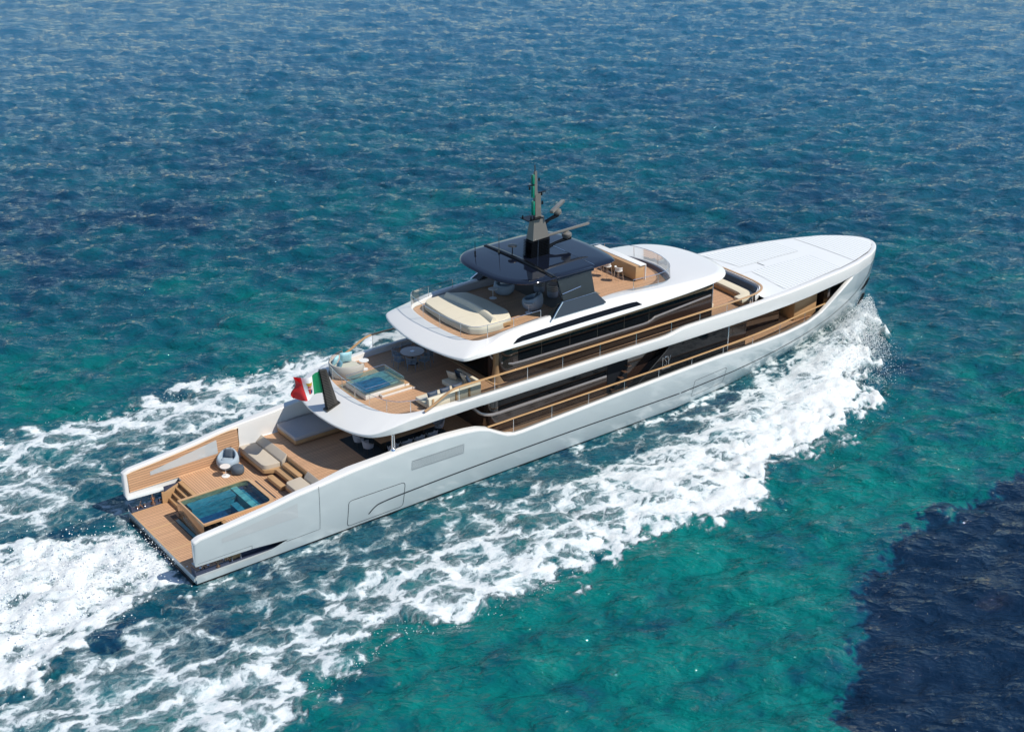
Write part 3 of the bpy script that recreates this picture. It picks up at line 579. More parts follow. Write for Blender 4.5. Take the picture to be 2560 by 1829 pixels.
# main deck cabin
mc = MB()
body = lambda y, xa, xb, r: round_poly([(xa, -y), (xb, -y), (xb, y), (xa, y)], [r, .05, .05, r], 6)
mc.prism(body(3.28, 16.9, 33.7, .7), DECK+.01, 4.5)
MC = mc.build('main_cabin', 'brown', Y_)
for s in (1, -1):
    o = MB(); o.prism([(26.42, s*3.29), (28.95, s*3.29), (28.95, s*3.76), (26.42, s*3.76)] if False else [(28.98, s*3.2), (33.7, s*3.2), (33.7, s*3.78), (28.98, s*3.78)], DECK+.01, 4.52)
    b = bmesh.new(); vs_ = [b.verts.new(p) for p in ((26.5, s*3.2, DECK+.01), (28.98, s*3.2, DECK+.01), (28.98, s*3.2, 4.1), (26.5, s*3.78, DECK+.01), (28.98, s*3.78, DECK+.01), (28.98, s*3.78, 4.1))]
    for f in ((0, 1, 2), (3, 5, 4), (0, 2, 5, 3), (0, 3, 4, 1), (1, 4, 5, 2)): b.faces.new([vs_[i] for i in f])
    o.bm(b); o.build('side_window', 'dark', MC, smooth=False)
    e = MB(); e.tube([(26.46, s*3.79, DECK+.02), (28.98, s*3.79, 4.12), (29.3, s*3.79, 4.5)], .03, 6); e.build('window_mullion', 'carbon', MC)
    q = MB(); q.box(33.70, 33.78, min(s*3.2, s*3.80), max(s*3.2, s*3.80), DECK+.01, 4.5, .02); q.build('corner_post', 'silver', MC)
    b = MB(); pth = [(24.9, s*3.31, 3.40), (18.6, s*3.31, 3.37), (17.5, s*3.31, 3.38), (17.0, s*3.30, 3.44), (16.55, s*3.22, 3.60), (16.35, s*3.0, 3.78), (16.3, s*2.6, 3.84)]
    b.tube(cr(pth, 4), .1, flat=(.10, .16)); b.build('metal_trim', 'trim', MC)
    gl = MB(); gl.box(17.6, 24.95, min(s*3.27, s*3.30), max(s*3.27, s*3.30), 3.48, 4.5); gl.build('side_window', 'dark', MC)
    nd = MB(); nd.box(25.0, 26.45, min(s*3.285, s*3.30), max(s*3.285, s*3.30), DECK+.02, 4.5); nd.build('side_entrance', 'anchor', MC)
    for k in range(5): sp = MB(); sp.box(25.2+.26*k, 25.44+.26*k, min(s*3.31, s*3.6), max(s*3.31, s*3.6), 2.5+.3*k, 2.54+.3*k); sp.build('stair_tread', 'darkwood', MC)
# letters on the starboard and port forward window
def strokes(lst, s):
    m_ = MB()
    for st in lst: m_.tube([(28.62+u*.62 if s < 0 else 29.24-u*.62, s*3.795, 3.14+w_*.56) for u, w_ in st], .016, 6)
    return m_
I_ = [(.02, .0), (.02, 1.0)]; S_ = cr([(.50, .92), (.38, 1.0), (.27, .90), (.27, .72), (.40, .55), (.50, .38), (.48, .14), (.36, .02), (.24, .12)], 4); Yl = [[(.62, 1.0), (.74, .42), (.80, .42), (.98, 1.0)], [(.76, .42), (.76, .0)]]
for s in (-1, 1):
    lg = strokes([I_, S_]+Yl, s)
    for k in range(9): lg.box(*sorted((28.60+.072*k if s < 0 else 29.26-.072*k, 28.65+.072*k if s < 0 else 29.21-.072*k)), min(s*3.785, s*3.80), max(s*3.785, s*3.80), 2.96, 3.03)
    lg.build('logo', 'silver', MC)
# open fore part of the main deck
f = MB(); f.box(34.0, 40.2, -1.75, 1.75, DECK+.01, 4.45); f.box(43.2, 43.4, -2.9, 2.9, DECK+.01, 4.45); FC = f.build('tender_bay', 'brown', Y_)
for s in (1, -1):
    b = MB(); b.box(40.9, 42.9, min(s*1.0, s*2.35), max(s*1.0, s*2.35), DECK+.01, 3.65, .05); b.build('locker', 'wood', FC)
    b = MB(); b.box(33.85, 35.9, min(s*3.05, s*3.12), max(s*3.05, s*3.12), DECK+.01, 4.45); b.box(33.9, 35.9, min(s*3.12, s*3.16), max(s*3.12, s*3.16), 2.62, 2.70, mi=1); b.build('screen_panel', ['brown', 'wood'], FC)

# ---- upper deck shell (aft overhang, side bands up to the stem)
st = [ # B (lower edge), C (crease), D (inner lip)
 ((8.85, 0, 4.45), (8.86, 0, 4.53), (10.70, 0, 5.14)), ((8.93, -1.3, 4.45), (8.94, -1.3, 4.54), (10.76, -1.25, 5.14)), ((9.22, -2.6, 4.45), (9.23, -2.62, 4.57), (10.95, -2.35, 5.15)),
 ((9.60, -3.34, 4.45), (9.60, -3.37, 4.62), (11.2, -2.95, 5.16)), ((10.0, -3.66, 4.46), (9.98, -3.75, 4.73), (11.55, -3.33, 5.17)), ((10.7, -3.88, 4.48), (10.7, -4.02, 4.92), (12.1, -3.60, 5.18)),
 ((11.7, -4.0, 4.5), (11.7, -4.13, 5.08), (12.85, -3.74, 5.2)), ((13.4, -4.02, 4.53), (13.4, -4.22, 5.17), (14.1, -3.85, 5.22)), ((15.0, -4.04, 4.55), (15.0, -4.255, 5.19), (15.2, -3.90, 5.22)), ((16.0, -4.06, 4.56), (16.0, -4.27, 5.2), (16.0, -3.93, 5.22))]
cols = [cr([s_[k] for s_ in st], 6) for k in range(3)]
UP = [(tuple(a), tuple(b_), tuple(c)) for a, b_, c in zip(*cols)]
XF = [x for x in XS if x > 16.05]
rimpts = [np.array((x, -rim(x))) for x in XF]
for i, x in enumerate(XF):
    a_, b_ = rimpts[max(i-1, 0)], rimpts[min(i+1, len(XF)-1)]; d = b_-a_; d /= np.linalg.norm(d); nrm = np.array((-d[1], d[0])); nrm = nrm if nrm[1] > 0 or x > 50.2 else -nrm
    inn = rimpts[i]+nrm*(.34 if x < 44 else .30); zb = zband(x); inn[1] = min(inn[1], 0)
    bl = float(np.interp(x, [36, 45.6], [.20, 0])); UP.append(((x, -(hy(x, zb)-bl), zb), (x, -rim(x), zrim(x)), (float(inn[0]), float(inn[1]), zrim(x)+.01)))
def up_sec(B, C, D):
    B, C, D = map(np.array, (B, C, D)); aft = np.clip((16-B[0])/6, 0, 1)
    inb = D-C; inb[2] = 0; L = np.linalg.norm(inb); inb = inb/max(L, 1e-6)
    lip = B+inb*.16+np.array((0, 0, -.04)); mid = B+(C-B)*.5+(0 if aft > .9 else 1)*np.array((0, -.02 if B[1] < -.05 else 0, 0))
    zf = D[2]-.32 if B[0] < 37 else D[2]-.03
    E = D+inb*.03; E[2] = zf
    pts = fillet([lip, B, B+(C-B)*.5, C, D, E], [.05, .02, .10 if B[0] > 12 else .06, .05], 3)
    return [tuple(p) for p in pts]
S1 = [up_sec(*q) for q in UP]; SY = lambda p: (p[0], -p[1], p[2])
ub = MB(); ub.loft([[SY(p) for p in r] for r in S1[::-1]]+S1[1:])
# ceiling under the deck
nS = [r[0] for r in S1]; ub.loft([[p, SY(p)] for p in nS], mi=1)
UB = ub.build('upper_deck_shell', ['white', 'white'], Y_, ang=40)
ud = MB(); ins = [(S1[i][-1][0], S1[i][-1][1]) for i in range(len(S1)) if S1[i][-1][0] < 37.3]
ud.loft([[(x, y, 4.92), (x, -y, 4.92)] for x, y in ins]); UD = ud.build('upper_deck', 'white', Y_)
t = MB(); t.loft([[(x+.03, min(y+.06, 0), 4.95), (x+.03, max(-y-.06, 0), 4.95)] for x, y in ins if x < 36.9]); t.build('teak', 'teak', UD)
# foredeck
fd = MB(); ix = [(S1[i][-1][0], S1[i][-1][1]) for i in range(len(S1)) if S1[i][-1][0] > 36.2]
fz = lambda x, y: float(np.interp(x, [30, 36, 42, 48, 50.3], [5.36, 5.36, 5.26, 5.08, 4.96]))+.02+.07*(1-min(1, (y/4)**2))
def frow(x, y): return [(x, y*(1-2*k/24), fz(x, y*(1-2*k/24))) for k in range(25)]
well = lambda y: 37.16-.02*y*y-.9*max(0, abs(y)-2.6)**2
rows = []
for x, y in ix: rows.append(frow(x, y))
fr0 = [(max(36.2, well(y*(1-2*k/24))), y*(1-2*k/24)) for y in [ix[0][1]] for k in range(25)]
rows = [[(max(p[0], fr0[j][0]), p[1], fz(max(p[0], fr0[j][0]), p[1])) for j, p in enumerate(r)] for r in rows]
fd.loft(rows); FD = fd.build('foredeck', 'roof', Y_)
def dpanel(poly, nm='deck_panel'):
    m_ = MB(); P_ = [np.array(p) for p in poly]; a_, b_, c_, d_ = P_; secs = []
    for i in range(25):
        u = i/24; p = a_+(b_-a_)*u; q = d_+(c_-d_)*u; secs.append([(*(p+(q-p)*k/20), fz(*(p+(q-p)*k/20))+.016) for k in range(21)])
    m_.loft(secs); return m_.build(nm, 'slat', FD)
dpanel([(38.95, .62), (44.15, .62), (44.3, 2.85), (38.5, 3.55)]); dpanel([(44.15, -.35), (38.95, -.35), (38.5, -3.55), (44.3, -2.85)])
bp = MB(); secs = []
for i in range(31):
    x = 45.85+3.75*math.sin(i/30*math.pi/2); yy = max(rim(x)-.34-.12*(x > 49), .05) if x < 49.3 else max(rim(x)-.42, .04); secs.append([(x, yy*(1-2*k/28), fz(x, yy*(1-2*k/28))+.016) for k in range(29)])
bp.loft(secs); bp.build('deck_panel', 'slat', FD)
sl_ = MB(); sl_.add([(40.33, -.1, fz(40.3, 0)+.012), (40.39, -.1, fz(40.3, 0)+.012), (40.39, .52, fz(40.3, 0)+.012), (40.33, .52, fz(40.3, 0)+.012)], [(0, 1, 2, 3)]); sl_.build('hatch_slot', 'groove', FD)
hl = MB()
for y in (-.32, .58): hl.loft([[(x, y-.012, fz(x, y)+.004), (x, y+.012, fz(x, y)+.004)] for x in np.linspace(37.4, 44.1, 12)])
hl.build('deck_seam', mat('seam_grey', (.5, .54, .56), .5), FD)
# coaming around the bow lounge
cw = MB(); cy = [k*.12 for k in range(-31, 32)]; secs = []
for y in cy:
    x = well(y); secs.append([(x-.30, y*.97, 4.93), (x-.22, y*.97, 5.45), (x-.12, y, 5.74), (x+.02, y, 5.76), (x+.10, y*1.0, 5.30)])
cw.loft(secs); cw.build('lounge_coaming', 'white', FD)

# ---- upper deck cabin
uc = MB(); uc.prism(body(3.26, 17.7, 32.75, .9), 4.95, 7.02); UC = uc.build('upper_cabin', 'brown', Y_)
for s in (1, -1):
    b = MB(); pth = [(32.6, s*3.29, 6.32), (30.5, s*3.29, 6.18), (28.6, s*3.29, 6.06), (28.35, s*3.29, 6.03), (28.1, s*3.29, 5.92), (27.85, s*3.29, 5.85), (27.5, s*3.29, 5.83), (22, s*3.29, 5.86), (19.2, s*3.29, 5.88), (18.5, s*3.27, 5.91), (18.0, s*3.05, 6.02), (17.72, s*2.6, 6.2), (17.66, s*2.3, 6.45)]
    b.tube(pth, .1, flat=(.09, .13)); b.build('metal_trim', 'trim', UC)
    gp = [(32.7, s*3.275, 6.36), (32.7, s*3.275, 6.66), (18.9, s*3.275, 6.66), (18.9, s*3.275, 5.96), (27.9, s*3.275, 5.90), (28.5, s*3.275, 6.10)]
    gl = MB(); gl.add(gp, [(0, 1, 2, 3, 4, 5)]); gl.build('side_window', 'dark', UC, smooth=False)
    so_ = MB(); so_.tube(cr([(32.7, s*3.30, 6.80), (25, s*3.30, 6.76), (19.5, s*3.30, 6.74), (18.6, s*3.26, 6.75), (18.0, s*2.95, 6.80)], 4), .1, flat=(.05, .16)); so_.build('cornice', 'soffit', UC)
    for x in (20.4, 22.3, 24.2, 26.1, 27.9): q = MB(); q.box(x, x+.03, min(s*3.277, s*3.281), max(s*3.277, s*3.281), 5.95, 6.66); q.build('window_mullion', 'carbon', UC)
    q = MB(); q.box(32.74, 32.80, min(s*3.05, s*3.28), max(s*3.05, s*3.28), 4.96, 7.0, .01); q.build('corner_post', 'silver', UC)
dr = MB(); dr.box(17.62, 17.70, -2.2, 2.2, 4.96, 6.9); dr.build('glass_door', 'grey_glass', UC)
dr = MB(); dr.box(17.40, 17.62, -3.6, 2.9, 4.951, 4.99); dr.build('threshold', 'teak_plain', UC)
cl = MB(); cl.lathe([(.42, 0), (.25, .35), (.20, .9), (.24, 2.0)], (17.9, -2.75, 4.96), 16); cl.build('pedestal', 'soffit', UC)

# ---- sun deck shell
ss = [ ((14.55, 0, 7.05), (14.56, 0, 7.13), (15.95, 0, 7.62), 7.5), ((14.6, -1.0, 7.05), (14.61, -1.0, 7.13), (15.98, -.95, 7.62), 7.5), ((14.83, -2.45, 7.05), (14.84, -2.47, 7.15), (16.12, -2.1, 7.63), 7.5), ((15.10, -3.36, 7.05), (15.10, -3.40, 7.2), (16.30, -2.75, 7.65), 7.5), ((15.34, -3.66, 7.05), (15.36, -3.68, 7.26), (16.45, -2.92, 7.66), 7.5),
 ((15.95, -3.75, 7.06), (15.97, -3.72, 7.38), (16.7, -3.05, 7.68), 7.5), ((16.7, -3.80, 7.07), (16.75, -3.66, 7.55), (17.3, -3.12, 7.72), 7.5), ((17.9, -3.84, 7.08), (17.9, -3.52, 7.82), (18.2, -3.14, 7.84), 7.5), ((20, -3.87, 7.08), (20, -3.44, 7.95), (20, -3.16, 7.95), 7.5),
 ((23, -3.88, 7.09), (23, -3.42, 8.0), (23, -3.12, 7.99), 7.5), ((26, -3.88, 7.1), (26, -3.42, 7.95), (25.8, -2.62, 7.88), 7.5), ((28.5, -3.86, 7.12), (28.5, -3.44, 7.76), (28.2, -2.62, 7.74), 7.5), ((30.5, -3.8, 7.15), (30.3, -3.42, 7.64), (29.6, -2.62, 7.68), 7.5),
 ((32.3, -3.66, 7.18), (32.0, -3.3, 7.54), (30.3, -2.3, 7.66), 7.5), ((33.6, -3.3, 7.2), (33.3, -2.95, 7.45), (30.7, -1.6, 7.65), 7.5), ((34.5, -2.4, 7.2), (34.2, -2.1, 7.38), (30.95, -.95, 7.65), 7.5), ((34.9, -1.2, 7.2), (34.55, -1.0, 7.36), (31.05, -.45, 7.65), 7.5), ((35.0, 0, 7.2), (34.65, 0, 7.36), (31.1, 0, 7.65), 7.5)]
sc3 = [cr([s_[k] for s_ in ss], 6) for k in range(3)]
def sd_sec(B, C, D):
    B, C, D = map(np.array, (B, C, D)); inb = D-C; inb[2] = 0; inb = inb/max(np.linalg.norm(inb), 1e-6)
    low = B+(C-B)*np.array((.12, .12, .22)); E = D+inb*.10; E[2] = 7.50
    return [tuple(p) for p in fillet([B+inb*.25+np.array((0, 0, -.03)), B, low, C, D, E], [.04, .08, .12, .06], 3)]
S2 = [sd_sec(a_, b_, c_) for a_, b_, c_ in zip(*sc3)]
sb = MB(); sb.loft([[SY(p) for p in r] for r in S2[::-1]]+S2[1:]); sb.loft([[r[0], SY(r[0])] for r in S2], mi=1)
SB = sb.build('sun_deck_shell', ['white', 'soffit'], Y_, ang=40)
sd = MB(); insd = [(r[-1][0], r[-1][1]) for r in S2]; sd.loft([[(x, y, 7.48), (x, -y, 7.48)] for x, y in insd]); SD = sd.build('sun_deck', 'white', Y_)
t = MB(); t.loft([[(x, min(y+.04, 0), 7.505), (x, max(-y-.04, 0), 7.505)] for x, y in insd if x < 30.7]); t.build('teak', 'teak', SD)
for s in (1, -1):
    k_ = MB(); secs = []
    for x in np.linspace(18.2, 26.9, 30):
        i = min(range(len(S2)), key=lambda q: abs(sc3[0][q][0]-x)+(100 if sc3[0][q][0] < 15.9 else 0)); B = np.array(sc3[0][i]); C = np.array(sc3[1][i]); B[0] = C[0] = x
        hi_ = float(np.interp(x, [18.2, 18.6, 26.3, 26.6, 26.9], [.10, .42, .40, .36, .06])); low = B+(C-B)*np.array((.12, .12, .22)); p = low+(C-low)*.05; q = low+(C-low)*hi_
        yo_ = lambda v: (x, s*(-v[1]+.012), v[2]+.010)
        secs.append([yo_(p), yo_(q)])
    k_.loft(secs); k_.build('black_trim', 'dark', SB)
    k2 = MB(); k2.loft([[(x, s*3.05, 7.506), (x, s*3.03, z_)] for x, z_ in ((17.6, 7.7), (18.5, 7.80), (20, 7.92), (24, 7.93), (27, 7.86), (28.5, 7.8))]); k2.build('coaming_lining', 'greyfab', SB)
# sofa-coloured padded edge round the forward sun deck
pe = MB(); yy = [k*.1 for k in range(-25, 26)]; pe.loft([[(30.62-.12*y*y, y, 7.506), (30.66-.12*y*y, y, 7.58), (30.78-.12*y*y, y*1.02, 7.65), (30.86-.12*y*y, y*1.03, 7.66)] for y in yy]); pe.build('forward_coaming', 'darkwood', SB)

# ---- hard top and its pillars
ht = MB(); out = [(18.72, .0), (18.78, 1.2), (19.05, 2.1), (19.6, 2.75), (20.4, 3.06), (22, 3.12), (24, 3.12), (25.3, 3.02), (25.75, 2.7), (26.0, 1.6), (26.12, 0)]
plan = cr([np.array((*p,)) for p in out], 6); plan = [(p[0], p[1]) for p in plan]+[(p[0], -p[1]) for p in plan[::-1][1:-1]]
cxh = 22.4
def ring(f, z): return [(cxh+(x-cxh)*(1-f*.28), y*(1-f*.30), z(x, y)) for x, y in plan]
crown = lambda x, y: .10*(1-(y/3.2)**2)*(1-((x-cxh)/3.9)**2)
ht.loft([ring(1.6, lambda x, y: 9.80), ring(.35, lambda x, y: 9.775), ring(.06, lambda x, y: 9.80), ring(0, lambda x, y: 9.865), ring(.04, lambda x, y: 9.925), ring(.14, lambda x, y: 9.96), ring(.45, lambda x, y: 9.975), ring(1.2, lambda x, y: 10.0), ring(2.2, lambda x, y: 10.02), ring(3.2, lambda x, y: 10.03)], closed=True)
HT = ht.build('hardtop', 'hardtop', Y_, ang=60)
bm2 = MB(); bm2.tube([(21.35, -3.05, 9.93), (21.35, -1.5, 10.03), (21.35, 0, 10.06), (21.35, 1.5, 10.03), (21.35, 2.9, 9.95)], .1, flat=(.30, .13)); bm2.build('roof_rib', 'dark', HT)
sm = MB(); sm.tube([(24.15, y, 9.965+.06*(1-(y/3.1)**2)) for y in np.linspace(-2.95, 2.95, 21)], .012, 6); sm.build('panel_seam', 'chrome', HT)
for s in (1, -1): rp = MB(); rp.box(21.45, 24.0, min(s*2.9, s*3.16), max(s*2.9, s*3.16), 9.72, 9.95, .06, 3); rp.build('roof_shoulder', 'hardtop', HT)
for s in (1, -1):
    pl = MB(); b = bmesh.new(); q = [(20.85, s*3.62, 7.94), (24.55, s*3.62, 7.94), (24.05, s*3.30, 8.56), (21.75, s*3.30, 8.56), (20.95, s*3.05, 7.94), (24.4, s*3.05, 7.94), (24.0, s*3.05, 8.5), (21.8, s*3.05, 8.5)]
    vs_ = [b.verts.new(p) for p in q]
    for f in ((0, 1, 2, 3), (4, 7, 6, 5), (0, 3, 7, 4), (1, 5, 6, 2), (3, 2, 6, 7), (0, 4, 5, 1)): b.faces.new([vs_[i] for i in f])
    bmesh.ops.recalc_face_normals(b, faces=b.faces[:]); bmesh.ops.bevel(b, geom=b.edges[:], offset=.03, segments=2, affect='EDGES'); pl.bm(b)
    b = bmesh.new(); q = [(21.82, s*3.28, 8.56), (23.98, s*3.28, 8.56), (23.85, s*3.10, 9.75), (21.55, s*3.10, 9.75), (21.84, s*3.0, 8.56), (23.96, s*3.0, 8.56), (23.8, s*2.9, 9.75), (21.6, s*2.9, 9.75)]
    vs_ = [b.verts.new(p) for p in q]
    for f in ((0, 1, 2, 3), (4, 7, 6, 5), (0, 3, 7, 4), (1, 5, 6, 2), (3, 2, 6, 7), (0, 4, 5, 1)): b.faces.new([vs_[i] for i in f])
    bmesh.ops.recalc_face_normals(b, faces=b.faces[:]); bmesh.ops.bevel(b, geom=b.edges[:], offset=.02, segments=2, affect='EDGES'); pl.bm(b)
    PL = pl.build('hardtop_pillar', 'pillar', HT)
    sv = MB(); sv.tube([(21.75, s*3.27, 8.98), (23.0, s*3.245, 9.12)], .025, 6); sv.build('chrome_strip', 'chrome', PL)
    br = MB(); br.tube([(20.82, s*3.66, 7.92), (21.25, s*3.5, 8.25), (21.72, s*3.33, 8.56)], .05, 8); br.tube([(21.72, s*3.33, 8.56), (24.0, s*3.32, 8.57)], .012, 6); br.build('edge_strip', 'chrome', PL)
fin = MB(); fin.lathe([(.05, 0), (.035, .1), (.07, .12), (.02, .2), (.012, .75), (0, .76)], (20.05, 2.1, 9.97), 10); fin.build('antenna', 'dark', HT)

# ---- mast
ma = MB(); ma.prism([(22.1, -.28), (23.3, -.22), (23.3, .22), (22.1, .28)], 10.0, 10.95)
for k in range(11): ma.box(21.93+.006*k, 23.22, -.36, .36, 10.03+k*.085, 10.055+k*.085, 0)
MA = ma.build('mast', 'dark', Y_)
def frustum(nm, x0, x1, w0, z0, X0, X1, w1, z1, m, parent):
    b = MB(); b.loft([[(x0, -w0, z0), (x1, -w0*.6, z0), (x1, w0*.6, z0), (x0, w0, z0)], [(X0, -w1, z1), (X1, -w1*.6, z1), (X1, w1*.6, z1), (X0, w1, z1)]], closed=True, cap=True); return b.build(nm, m, parent, smooth=False)
frustum('pylon', 22.12, 23.30, .30, 10.95, 22.28, 22.98, .17, 12.15, 'pylon', MA)
frustum('pylon_head', 22.42, 22.84, .11, 12.15, 22.42, 22.80, .09, 13.42, 'pylon', MA)
frustum('pylon_head', 22.38, 22.60, .08, 13.35, 22.40, 22.56, .05, 14.66, 'pylon', MA)
for bx in ((22.28, 22.40, -.10, .10, 12.3, 13.05), (22.26, 22.37, -.09, .09, 13.25, 13.9), (22.27, 22.38, -.08, .08, 13.98, 14.5)): gp = MB(); gp.box(*bx, .02); gp.build('signal_light', 'green', MA)
for path, r_ in (([(22.45, 0, 14.6), (22.44, 0, 15.0)], .03), ([(22.72, 0, 13.5), (22.72, .0, 14.15)], .012), ([(22.2, 0, 13.95), (22.2, 0, 14.5)], .012)):
    po = MB(); po.tube(path, r_); po.build('antenna_rod', 'carbon', MA)
for bx in ((22.0, 22.4, -.05, .05, 13.92, 13.96), (22.7, 23.15, -.06, .06, 13.44, 13.48), (21.75, 22.75, -.35, .35, 12.12, 12.17), (22.8, 23.0, -.05, .05, 12.78, 12.81)):
    cr_ = MB(); cr_.box(*bx); cr_.build('crosstree', 'dark', MA)
for p in ((21.8, .2, 12.17), (22.05, -.2, 12.17), (22.95, 0, 12.81), (22.72, 0, 14.1), (22.1, 0, 13.72), (22.9, 0, 13.28)):
    cr_ = MB(); cr_.lathe([(.05, 0), (.05, .12), (.02, .16), (0, .17)], p, 10); cr_.build('sensor', 'dark', MA)
a1_ = MB(); a1_.tube([(23.0, 0, 11.65), (23.4, 0, 11.82), (23.95, 0, 11.95), (24.1, 0, 12.05)], [.13, .09, .12, .10], 10); a1_.build('radar_arm', 'dark', MA)
a2_ = MB(); a2_.tube([(23.2, 0, 10.25), (23.9, 0, 10.42), (24.9, 0, 10.52)], [.14, .08, .12], 10); a2_.build('radar_arm', 'dark', MA)
r1_ = MB(); r1_.lathe([(.2, 0), (.24, .1), (.2, .24), (.1, .3), (0, .3)], (23.98, 0, 12.03), 16); r1_.box(-1.0, 1.0, -.10, .10, 0, .17, .03, mtx=T(23.98, 0, 12.36, rz=math.radians(33))); r1_.build('radar_scanner', 'pylon', MA)
r2_ = MB(); r2_.lathe([(.2, 0), (.27, .1), (.27, .24), (.14, .34), (0, .36)], (24.65, 0, 10.55), 16); r2_.box(-1.65, 1.65, -.07, .07, 0, .13, .03, mtx=T(24.65, 0, 10.93, rz=math.radians(4))); r2_.build('radar_scanner', 'pylon', MA)
d1 = MB(); d1.lathe([(.03, 0), (.03, .12), (.26, .17), (.24, .22), (0, .25)], (21.65, .9, 10.28), 18); d1.tube([(21.65, .9, 10.0), (21.65, .9, 10.3)], .03); d1.build('satellite_dome', 'carbon', MA)
w1 = MB(); w1.lathe([(.07, 0), (.05, .12), (.02, .2), (.008, 1.2), (0, 1.22)], (21.2, 1.5, 10.0), 8); w1.build('whip_antenna', 'carbon', MA)
fl = MB(); fl.tube([(22.4, -.36, 10.0), (22.42, -.36, 11.0)], .012, 6); fl.build('ladder_rail', 'chrome', MA)

# ---- rails and glass
def rail_glass(nm, base, top, parent, posts, glass='glass', postr=.016, capr=.014, cap='chrome'):
    g_ = MB(); g_.loft([[a_, b_] for a_, b_ in zip(base, top)]); G = g_.build(nm, glass, parent)
    if capr: c_ = MB(); c_.tube(top, capr, 6); c_.build('top_edge', cap, G)
    for i in posts: p_ = MB(); p_.tube([base[i], top[i]], postr, 6); p_.build('stanchion', 'chrome', G)
    return G
def arc_posts(pts, gap):
    d = 0; out = [0]; 
    for i in range(1, len(pts)):
        d += float(np.linalg.norm(np.array(pts[i])-np.array(pts[i-1])))
        if d >= gap: out.append(i); d = 0
    return out
lipD = [np.array(q[2]) for q in UP if q[2][0] < 12.9]
base = [p+np.array((.05, 0, .01)) for p in lipD]; full = [np.array((p[0], -p[1], p[2])) for p in base[::-1]]+base[1:]
full = [p for p in full if not (p[1] > 3.7)]
rail_glass('aft_balustrade', [tuple(p) for p in full], [tuple(p+np.array((0, 0, .62))) for p in full], UD, arc_posts(full, 1.15))
lipS = [np.array(c_) for c_ in sc3[2] if c_[0] < 20.9]; base = [p+np.array((.0, 0, .0)) for p in lipS]; full = [np.array((p[0], -p[1], p[2])) for p in base[::-1] if p[0] < 19.4]+base[1:]
rail_glass('aft_balustrade', [tuple(p) for p in full], [(p[0], p[1], 8.38) for p in full], SD, arc_posts(full, 1.5))
scr = [(27.0, -2.95, 7.80), (28.4, -2.95, 7.74), (29.4, -2.82, 7.70), (30.2, -2.4, 7.67), (30.7, -1.7, 7.66), (31.0, -.8, 7.66), (31.1, 0, 7.66)]; scr = [tuple(p) for p in cr(scr, 5)]; scr = scr+[(p[0], -p[1], p[2]) for p in scr[::-1][1:]]
rail_glass('wind_screen', scr, [(p[0]-.05, p[1], p[2]+.66) for p in scr], SD, arc_posts(scr, 1.7))
# starboard and port upper handrails with glass below, joined round the bow lounge
UR = cr([(12.55, -4.04, 5.26), (13.1, -4.05, 5.48), (13.7, -4.06, 5.78), (14.2, -4.07, 5.97), (14.8, -4.08, 6.03), (16, -4.09, 6.02), (20, -4.10, 5.98), (25, -4.11, 5.94), (30, -4.12, 5.93), (33.5, -4.08, 5.92), (35.2, -3.98, 5.90), (36.2, -3.72, 5.88), (36.8, -3.2, 5.87), (37.05, -2.4, 5.86), (37.14, -1.2, 5.86), (37.16, 0, 5.86)], 8)
UR = [tuple(p) for p in UR]; ur = MB(); ur.tube(UR+[SY(p) for p in UR[::-1][1:]], .1, flat=(.155, .06)); URo = ur.build('handrail', 'rail', UD)
sb_ = [p for p in UR if 14.6 < p[0] < 35.5 and p[1] < -3.9]
for s in (1, -1):
    bs = [(p[0], s*-p[1], zrim(p[0])+.0) for p in sb_]; tp = [(p[0], s*-p[1], p[2]-.03) for p in sb_]
    rail_glass('side_balustrade', bs, tp, UD, arc_posts(bs, 2.05), 'grey_glass', .014, 0)
MR = [(16.35, 4.04, 3.23), (16.8, 4.05, 3.235), (17.5, 4.06, 3.24)]+[(x, hy(x, ztop(x))-.13, 3.25+.002*(x-18)) for x in np.linspace(18, 42.7, 50)]
for s in (1, -1):
    mr = MB(); mr.tube([(a_, s*b_, c_) for a_, b_, c_ in MR], .1, flat=(.12, .055)); mr.build('handrail', 'rail', MD)
    seg = [p for p in MR if 17.6 < p[0] < 42.2]; bs = [(p[0], s*p[1], ztop(p[0])+.005) for p in seg]; tp = [(p[0], s*p[1], p[2]-.03) for p in seg]
    rail_glass('side_balustrade', bs, tp, MD, arc_posts(bs, 2.4), 'grey_glass', .012, 0)
    po = MB(); po.tube([(10.72, s*3.86, 3.62), (10.74, s*3.86, 4.47)], .05, 10); po.tube([(10.88, s*3.82, 3.62), (10.86, s*3.82, 4.47)], .03, 8); po.lathe([(.14, 0), (.12, .07), (.07, .12)], (10.76, s*3.86, 3.60), 12); po.build('deck_pillar', 'chrome', MD)
# flag staff
fs = MB(); b = bmesh.new(); q = [(9.36, -.13, 4.75), (9.95, -.13, 4.93), (9.95, .13, 4.93), (9.36, .13, 4.75), (9.05, -.07, 7.0), (9.44, -.07, 6.92), (9.44, .07, 6.92), (9.05, .07, 7.0)]; vs_ = [b.verts.new(p) for p in q]
for f in ((3, 2, 1, 0), (4, 5, 6, 7), (0, 1, 5, 4), (1, 2, 6, 5), (2, 3, 7, 6), (3, 0, 4, 7)): b.faces.new([vs_[i] for i in f])
fs.bm(b); FS = fs.build('flag_staff', 'carbon', UB, smooth=False)
lv = MB()
for k in range(24):
    f = (k+.6)/25; x = 9.36+(9.05-9.36)*f; xe = 9.95+(9.44-9.95)*f; z = 4.78+2.2*f; w_ = .13-.06*f+.012; lv.box(x-.035, x+(xe-x)*.72, -w_, w_, z, z+.022)
lv.build('louvre', 'dark', FS, smooth=False)
